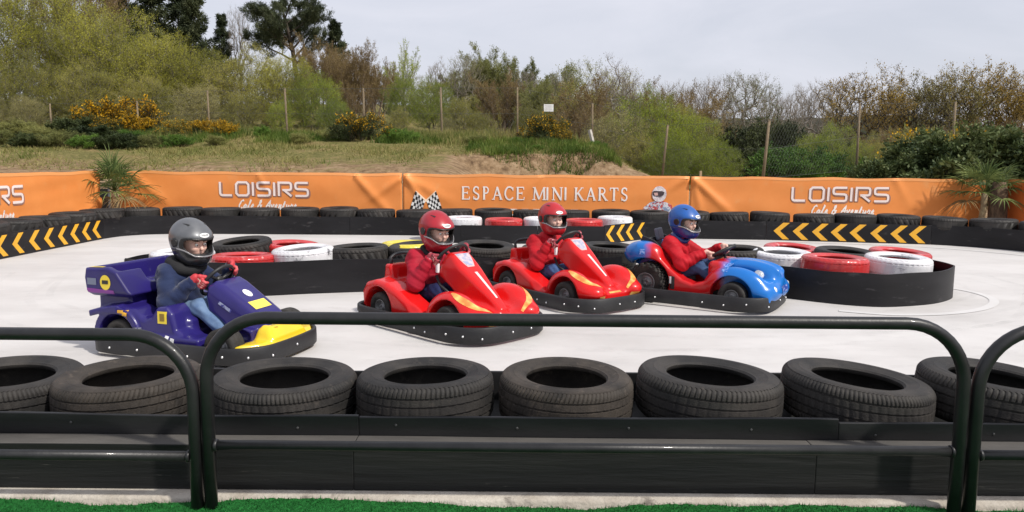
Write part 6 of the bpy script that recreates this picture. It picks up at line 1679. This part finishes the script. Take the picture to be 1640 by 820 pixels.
# ================================================================== drivers
skin = M('skin', (.76, .49, .40), .5, col2=(.70, .40, .32), scale=9, lo=.4, hi=.75, spec=.35)
def v3(*a): return np.array(a, float)
def hand_caps(rim_c, ax_u, ax_w, ax_t, s, size=1.):
    """capsules of a hand closed round a bar: u = outward, w = towards the driver, t = along the bar; s = thumb side"""
    C = []; Rr = .0225*size; fr = .0082*size
    kn = []
    for i in range(4):
        off = (i-1.5)*.0168*size; L_ = (.96, 1.06, 1.0, .82)[i]
        pts = []
        for a in (35, 90, 145, 195): pts.append(rim_c+ax_t*off*s+(ax_w*math.cos(R(a*L_**.5))+ax_u*math.sin(R(a*L_**.5)))*Rr)
        kn.append(pts[0])
        for q in range(3): C.append((pts[q], pts[q+1], fr*(1.05-.1*q), fr*(.95-.1*q)))
    wrist = rim_c+ax_w*.062*size+ax_u*.030*size-ax_t*.006*s
    for i in range(4): C.append((kn[i], kn[i]*.35+wrist*.65+ax_t*(i-1.5)*.009*s, fr*1.25, fr*1.4))
    C.append((kn[1]*.5+kn[2]*.5, wrist, .014*size, .018*size))
    tb = wrist*.55+kn[0]*.45+ax_t*s*-.018
    t1 = rim_c+ax_t*s*-.042*size+ax_w*Rr*.9-ax_u*.008; t2 = rim_c+ax_t*s*-.038*size+ax_w*.004-ax_u*Rr
    C.append((wrist, tb, .013*size, .0115*size)); C.append((tb, t1, .0115*size, .0095*size)); C.append((t1, t2, .0095*size, .0075*size))
    return C, wrist
def caps_f(C, k=.006):
    A = [(np.array(a), np.array(b), ra, rb) for a, b, ra, rb in C]
    def f(P):
        d = np.full(len(P), 1e3)
        for a, b, ra, rb in A:
            lo = np.minimum(a, b)-max(ra, rb)-.06; hi = np.maximum(a, b)+max(ra, rb)+.06
            m = ((P > lo) & (P < hi)).all(1)
            if m.any(): d[m] = smin(d[m], capsule(P[m], a, b, ra, rb), k)
        far = d > 900
        if far.any(): d[far] = .05
        return d
    lo = np.min([np.minimum(a, b)-max(ra, rb) for a, b, ra, rb in A], 0)-.012; hi = np.max([np.maximum(a, b)+max(ra, rb) for a, b, ra, rb in A], 0)+.012
    return f, lo, hi
def helmet(parent, c, yaw, pitch, roll, shell, lower, trim, label=None, style=0, face_tone=None):
    """full-face helmet; its own frame: x forward, z up"""
    h = bpy.data.objects.new('helmet', None); h.empty_display_size = .05; link(h, parent); h.location = c; h.rotation_euler = (R(roll), R(pitch), R(yaw))
    def outer(P):
        x, y, z = P.T
        d = ell(P, (-.012, 0, .022), (.150, .128, .140))
        jaw = ell(P, (.035, 0, -.065), (.128, .112, .100)); chin = ell(P, (.088, 0, -.085), (.068, .078, .060))
        d = smin(smin(d, jaw, .05), chin, .04)
        brow = ell(P, (.03, 0, .055), (.118, .118, .06)); d = smin(d, brow, .03)
        return d
    def port(P):
        x, y, z = P.T; ay = np.abs(y)
        q = np.maximum(np.abs(z-.000-.012*sstep(ay, .06, .12))-(.052-.014*sstep(ay, .07, .115)), .02-x+.0*ay)
        return smax(q, ay-.114, .02)
    def shellf(P):
        o = outer(P); inner = o+.026
        d = np.maximum(o, -inner); d = smax(d, -port(P), .008)
        return np.maximum(d, -.135-P[:, 2])
    lo, hi = (-.19, -.15, -.16), (.19, .15, .19)
    upper = lambda P: np.maximum(shellf(P), -(P[:, 2]+.045+.55*np.minimum(P[:, 0], .05)*-.35)) if lower is not None else shellf(P)
    sdf('shell', upper, lo, hi, .0062, shell, h)
    if lower is not None:
        sdf('chin_guard', lambda P: np.maximum(shellf(P), P[:, 2]+.045+.55*np.minimum(P[:, 0], .05)*-.35+.0015), lo, hi, .0062, lower, h)
    # visor gasket round the opening and the raised visor edge
    def gask(P):
        o = outer(P); p = port(P)
        return np.maximum(np.maximum(o-.004, -o-.020), np.maximum(p-.006, -p-.006))
    sdf('visor_gasket', gask, lo, hi, .0055, trim, h)
    def lower_lip(P):
        o = outer(P); x, y, z = P.T
        return np.maximum(np.maximum(np.abs(o-.004)-.005, np.abs(z+.060-.03*sstep(np.abs(y), .06, .12))-.0055), .03-x)
    sdf('visor_edge', lower_lip, lo, hi, .0055, M('visor_edge_grey', (.28, .27, .28), .3, .3), h)
    def pivot(P):
        o = outer(P); return np.maximum(np.abs(o-.003)-.006, np.sqrt((P[:, 0]-.005)**2+(P[:, 2]-.005)**2)-.030)
    for s in (1, -1):
        sdf('visor_pivot', lambda P, s=s: np.maximum(pivot(P), .03-P[:, 1]*s), (-.04, -.15, -.04), (.05, .15, .05), .006, trim, h)
        P = [[(.055-.05*a, (.062+.018*a+.012*(b-.5)*(1-a))*s, .4) for b in np.linspace(0, 1, 4)] for a in np.linspace(0, 1, 7)]
        V = drape(outer, np.array(P), (0, 0, -1), .0035); mk('vent', V, [(i*4+j, (i+1)*4+j, (i+1)*4+j+1, i*4+j+1) for i in range(6) for j in range(3)], stickk, h)
    b = patch('brow_badge', outer, [(.4, -.036, .066), (.4, .036, .066), (.4, .036, .094), (.4, -.036, .094)], (-1, 0, 0), stickw, h, 4, 6, .004, 'oval')
    pts = [(.4, -.026+.052*k/14, .080+.006*math.sin(k*2.1)) for k in range(15)]
    A = drape(outer, np.array(pts), (-1, 0, 0), .0075); B = drape(outer, np.array(pts)+np.array((0, 0, .0045)), (-1, 0, 0), .0075)
    mk('brow_mark', np.concatenate([A, B]), [(i, i+1, 15+i+1, 15+i) for i in range(14)], M('badge_mark', (.35, .05, .06), .5) if style else stickk, h)
    pad = sdf('lining', lambda P: np.maximum(np.maximum(outer(P)+.018, -(outer(P)+.044)), np.maximum(smax(-port(P)-.0, -1, .01), -.125-P[:, 2])), lo, hi, .008, M('helmet_lining', (.015, .015, .016), .9), h)
    return h
def headf(c, M3):
    """a child's head in helmet axes, as an implicit shape"""
    def f(P):
        Q = (P-c) @ M3
        Q = Q-np.array((.024, 0, .002)); x, y, z = Q.T; ay = np.abs(y); S = np.stack([x, ay, z], 1)
        d = ell(Q, (-.018, 0, .02), (.098, .080, .098)); d = smin(d, ell(Q, (.022, 0, -.045), (.068, .062, .070)), .03)
        d = smin(d, ell(S, (.060, .033, -.022), (.028, .026, .026)), .015)
        d = smax(d, -ell(S, (.096, .031, .006), (.022, .019, .012)), .012)
        d = smin(d, capsule(Q, (.080, 0, .008), (.101, 0, -.022), .007, .0115), .009)
        d = smin(d, ell(S, (.075, .03, .024), (.016, .022, .007)), .01)
        d = smin(d, capsule(S, (.070, .001, -.054), (.066, .016, -.053), .008, .006), .007)
        return d
    return f
def driver(label, kart, J, jacket, trousers, gloves, shoe, helmet_args, quilt=.004, collar=None):
    t = thing('person', label, 'child', (kart[0], kart[1], .004), R(kart[2]), 'children driving the karts')
    hd = J['head']; hr = Euler((R(J.get('roll', 0)), R(J['pitch']), R(J['yaw']))).to_matrix(); M3 = np.array(hr)
    hip = J['hip']; chest = J['chest']; neck = J['neck']; swc = J['sw']; srad = J['srad']; n = v3(-math.sin(R(J['stilt'])), 0, math.cos(R(J['stilt']))); up = v3(math.cos(R(J['stilt'])), 0, math.sin(R(J['stilt'])))
    ex = []; C = []; hands = {}
    for s in (1, -1):
        a = R(J['grip'][0 if s > 0 else 1]); rad = up*math.sin(a)+v3(0, 1, 0)*math.cos(a)*s
        rc = swc+rad*srad; tan = up*math.cos(a)-v3(0, 1, 0)*s*math.sin(a)
        hc, wr = hand_caps(rc, rad, n, tan, -1, .92); hands[s] = (hc, wr)
    sh = {s: chest+v3(-.0, .118*s, .055) for s in (1, -1)}
    el_ = {s: np.array(J['elbow'][0 if s > 0 else 1]) for s in (1, -1)}
    kn = {s: np.array(J['knee'][0 if s > 0 else 1]) for s in (1, -1)}; an = {s: np.array(J['ankle'][0 if s > 0 else 1]) for s in (1, -1)}
    # body
    for s in (1, -1):
        C += [(sh[s], el_[s], .036, .029), (el_[s], hands[s][1], .028, .019)]+hands[s][0]
        hj = hip+v3(0, .068*s, 0)
        C += [(hj, kn[s], .058, .042), (kn[s], an[s], .040, .027), (an[s], an[s]+v3(.10, 0, -.02), .026, .022), (sh[s], chest+v3(0, .02*s, .03), .04, .05)]
    C += [(hip, hip*.5+chest*.5, .10, .092), (hip*.5+chest*.5, chest, .092, .098), (chest, neck, .07, .04), (neck, hd+M3 @ v3(-.02, 0, -.06), .040, .042)]
    cf, lo, hi = caps_f(C, .012); hf = headf(hd, M3)
    lo = np.minimum(lo, hd-.14); hi = np.maximum(hi, hd+.14)
    body = sdf('body', lambda P: smin(cf(P), hf(P), .012), lo, hi, .0072, skin, t)
    eyew = M('eye_white', (.75, .73, .70), .3); iris = M('eye_dark', (.03, .02, .015), .2); browm = M('eyebrow', (.16, .10, .06), .8); lip = M('lip', (.48, .17, .15), .45)
    for s in (1, -1):
        e = MB(); e.ball((0, 0, 0), .0115, 12); o = e.build('eye', eyew, body); o.location = hd+M3 @ v3(.1065, .031*s, .007)
        e = MB(); e.ball(tuple(M3 @ v3(.0085, -.001, -.002)), .0055, 10); e.build('iris', iris, o)
        e = MB(); e.tube([tuple(hd+M3 @ v3(.114-.004*abs(q-1), (.014+.016*q)*s, .028+.003*math.sin(q*1.6))) for q in range(3)], [.003, .0035, .002], 6); e.build('eyebrow', browm, body)
    e = MB(); e.tube([tuple(hd+M3 @ v3(.1025-.00002*q*q*30, (q-3)*.006, -.053)) for q in range(7)], [.002, .004, .0045, .004, .0045, .004, .002], 6); e.build('mouth', lip, body)
    # jacket: puffed, with quilting across sleeves and trunk
    JC = []; ax_t = chest-hip
    for s in (1, -1):
        JC += [(sh[s]+v3(0, .012*s, 0), el_[s], .074, .063), (el_[s], el_[s]*.16+hands[s][1]*.84, .062, .041), (sh[s], chest+v3(0, .03*s, .03), .074, .10)]
    JC += [(hip+v3(.0, 0, .02), hip*.5+chest*.5, .14, .142), (hip*.5+chest*.5, chest, .142, .138), (chest, neck*.8+chest*.2, .12, .08), (hip+v3(0, .05, .02), hip+v3(0, -.05, .02), .105, .105)]
    jf0, jlo, jhi = caps_f(JC, .03)
    segs = []
    for s in (1, -1): segs += [(sh[s], el_[s]), (el_[s], hands[s][1])]
    def jf(P):
        d = jf0(P)
        # quilting and creases follow the length of the nearest limb
        best = np.full(len(P), 1e9); u = np.zeros(len(P))
        for a, b in segs+[(hip, chest)]:
            ba = b-a; tt = np.clip(((P-a) @ ba)/(ba @ ba), 0, 1); dd = np.sqrt(((P-a-tt[:, None]*ba)**2).sum(1)); m = dd < best; best[m] = dd[m]; u[m] = (tt*np.linalg.norm(ba))[m]
        d = d-quilt*(np.abs(np.sin(u*PI/.042+1.2*np.sin(P[:, 1]*22+P[:, 0]*13)*.5))-.5)
        d = d-.007*np.sin(P[:, 0]*30+P[:, 2]*41+2*np.sin(P[:, 1]*17))*np.sin(P[:, 1]*37+P[:, 2]*23)
        for s in (1, -1):
            d = np.maximum(d, -(np.sqrt(((P-hands[s][1])**2).sum(1))-.034))
        return np.maximum(d, -(np.sqrt(((P-hd)**2).sum(1))-.10))
    sdf('jacket', jf, jlo-.01, jhi+.01, .0078, jacket, t)
    if collar is not None:
        cm, cr, ct = collar; o = MB(); q = neck+v3(.01, 0, .005)
        P_ = [tuple(q+v3(cr*math.cos(a)*.95, cr*math.sin(a)*1.05, .02*math.sin(2*a)-.012*math.cos(a))) for a in np.linspace(0, 2*PI, 26, endpoint=False)]
        o.tube(P_, [ct*(1+.12*math.sin(k*1.9)) for k in range(26)], 10, True); o.build('neck_warmer', cm, t)
    TC = []
    for s in (1, -1):
        hj = hip+v3(0, .066*s, -.005)
        TC += [(hj, kn[s], .083, .060), (kn[s], an[s]*.92+kn[s]*.08, .058, .043)]
    TC += [(hip+v3(0, .05, 0), hip+v3(0, -.05, 0), .10, .10)]
    tf0, tlo, thi = caps_f(TC, .02)
    sdf('trousers', lambda P: tf0(P)-.0035*np.sin(P[:, 0]*60+P[:, 2]*75+3*np.sin(P[:, 1]*30))*np.sin(P[:, 2]*40-P[:, 1]*30), tlo-.01, thi+.01, .0085, trousers, t)
    for s in (1, -1):
        a = an[s]; o = sdf('shoe', lambda P, a=a: smin(capsule(P, a+v3(-.025, 0, -.02), a+v3(.085, 0, -.035), .038, .030), capsule(P, a+v3(0, 0, .02), a+v3(-.01, 0, -.02), .036, .036), .02), a-v3(.09, .06, .09), a+v3(.15, .06, .08), .008, shoe, t)
    if gloves is not None:
        for s in (1, -1):
            gc = [(a, b, ra+.0035, rb+.0035) for a, b, ra, rb in hands[s][0]]+[(hands[s][1], hands[s][1]*.75+el_[s]*.25, .026, .031)]
            gf, lo, hi = caps_f(gc, .0045); g = sdf('glove', gf, lo, hi, .0042, gloves[0], t)
            if gloves[1] is not None:
                w0 = hands[s][1]; ax = (el_[s]-w0)/np.linalg.norm(el_[s]-w0); c0 = w0+ax*.035
                bm_ = MB(); bm_.tube([tuple(c0-ax*.012), tuple(c0), tuple(c0+ax*.014)], [.031, .034, .033], 16); bm_.build('cuff', gloves[1], g)
    helmet(t, tuple(hd), J['yaw'], J['pitch'], J.get('roll', 0), *helmet_args)
    return t
padred = M('jacket_red', (.50, .012, .022), .66, col2=(.38, .009, .016), scale=6, lo=.35, hi=.7, bump=.15, bscale=90, spec=.2)
padcrim = M('jacket_crimson', (.42, .014, .034), .64, col2=(.31, .010, .026), scale=6, lo=.35, hi=.7, bump=.15, bscale=90, spec=.2)
navyj = M('jacket_navy', (.009, .017, .058), .78, col2=(.017, .030, .085), scale=10, lo=.4, hi=.7, bump=.3, bscale=120, spec=.25, sheen=.2)
jean = M('jeans_blue', (.095, .16, .30), .85, col2=(.19, .28, .42), scale=11, lo=.35, hi=.72, bump=.25, bscale=160, spec=.2)
jean2 = M('jeans_mid', (.055, .11, .26), .85, col2=(.10, .18, .36), scale=11, lo=.35, hi=.72, bump=.25, bscale=160, spec=.2)
jean3 = M('jeans_dark', (.035, .065, .15), .85, col2=(.06, .11, .22), scale=11, lo=.35, hi=.72, bump=.25, bscale=160, spec=.2)
navyt = M('trousers_navy', (.016, .020, .07), .85, col2=(.03, .038, .10), scale=11, bump=.2, bscale=160, spec=.2)
glred = M('glove_red', (.50, .035, .045), .6, col2=(.62, .12, .13), scale=16, lo=.5, hi=.65)
glpat = M('glove_patterned', (.30, .03, .045), .65, col2=(.68, .30, .33), scale=40, lo=.56, hi=.62, col3=(.05, .02, .03), scale3=30, lo3=.58, hi3=.62)
blackf = M('fabric_black', (.012, .012, .014), .85, bump=.2, bscale=120)
shoeb = M('shoe_dark', (.02, .02, .025), .6); shoer = M('shoe_red', (.35, .03, .05), .6)
hgrey = M('helmet_grey', (.115, .12, .13), .38, .35, col2=(.16, .165, .175), scale=5, coat=.35, rvar=.15)
hblack = M('helmet_black', (.018, .018, .02), .32, coat=.4); hred = M('helmet_red', (.38, .012, .024), .32, col2=(.29, .010, .02), scale=5, coat=.2, rvar=.15)
hred2 = M('helmet_crimson', (.44, .011, .018), .32, col2=(.34, .010, .015), scale=5, coat=.2, rvar=.15)
hblue = M('helmet_blue', (.010, .10, .40), .32, col2=(.009, .08, .31), scale=5, coat=.2, rvar=.15); hnavy = M('helmet_navy', (.010, .030, .17), .3, coat=.4)
htrim = M('helmet_trim', (.014, .014, .015), .35)
JR = dict(hip=v3(.115, 0, .205), chest=v3(.155, 0, .455), neck=v3(.20, 0, .565), head=v3(.255, 0, .735), pitch=8, yaw=6, sw=v3(.445, 0, .545), srad=.135, stilt=48, grip=(14, -14),
          elbow=((.30, .225, .35), (.275, -.225, .335)), knee=((.42, .125, .275), (.42, -.125, .285)), ankle=((.70, .10, .14), (.70, -.10, .14)))
J2 = dict(JR); J2.update(yaw=-6, pitch=12, roll=0)
driver('child in a crimson padded jacket and red helmet driving the nearest red kart', K2, J2, padcrim, navyt, (glpat, blackf), shoeb, (hred, None, htrim), .0032, (blackf, .075, .022))
J3 = dict(JR); J3.update(yaw=-14, pitch=4, head=v3(.215, .01, .745), neck=v3(.165, 0, .57), chest=v3(.125, 0, .46))
driver('child in a bright red jacket and blue jeans driving the second red kart', K3, J3, padred, jean2, (glpat, blackf), shoeb, (hred2, None, htrim), .003, None)
J1 = dict(hip=v3(.155, 0, .21), chest=v3(.20, 0, .455), neck=v3(.235, 0, .558), head=v3(.285, 0, .726), pitch=11, yaw=-14, sw=v3(.492, 0, .472), srad=.13, stilt=50, grip=(30, -2),
          elbow=((.37, .22, .36), (.295, -.235, .335)), knee=((.47, .14, .31), (.465, -.135, .305)), ankle=((.72, .11, .15), (.68, -.13, .13)))
driver('child in a navy jacket, grey helmet and red gloves driving the blue truck kart', K1, J1, navyj, jean, (glred, None), shoer, (hgrey, hblack, htrim), .002, (blackf, .098, .042))
J4 = dict(hip=v3(.10, 0, .225), chest=v3(.145, 0, .47), neck=v3(.185, 0, .575), head=v3(.225, 0, .735), pitch=10, yaw=-16, sw=v3(.60, 0, .475), srad=.125, stilt=30, grip=(-6, -40),
          elbow=((.36, .22, .38), (.30, -.23, .365)), knee=((.46, .12, .33), (.43, -.12, .335)), ankle=((.66, .10, .16), (.62, -.11, .155)))
driver('child in a red padded jacket and blue helmet driving the blue and red kart', K4, J4, padred, jean3, None, shoeb, (hblue, hnavy, htrim), .0032, (hnavy, .075, .024))
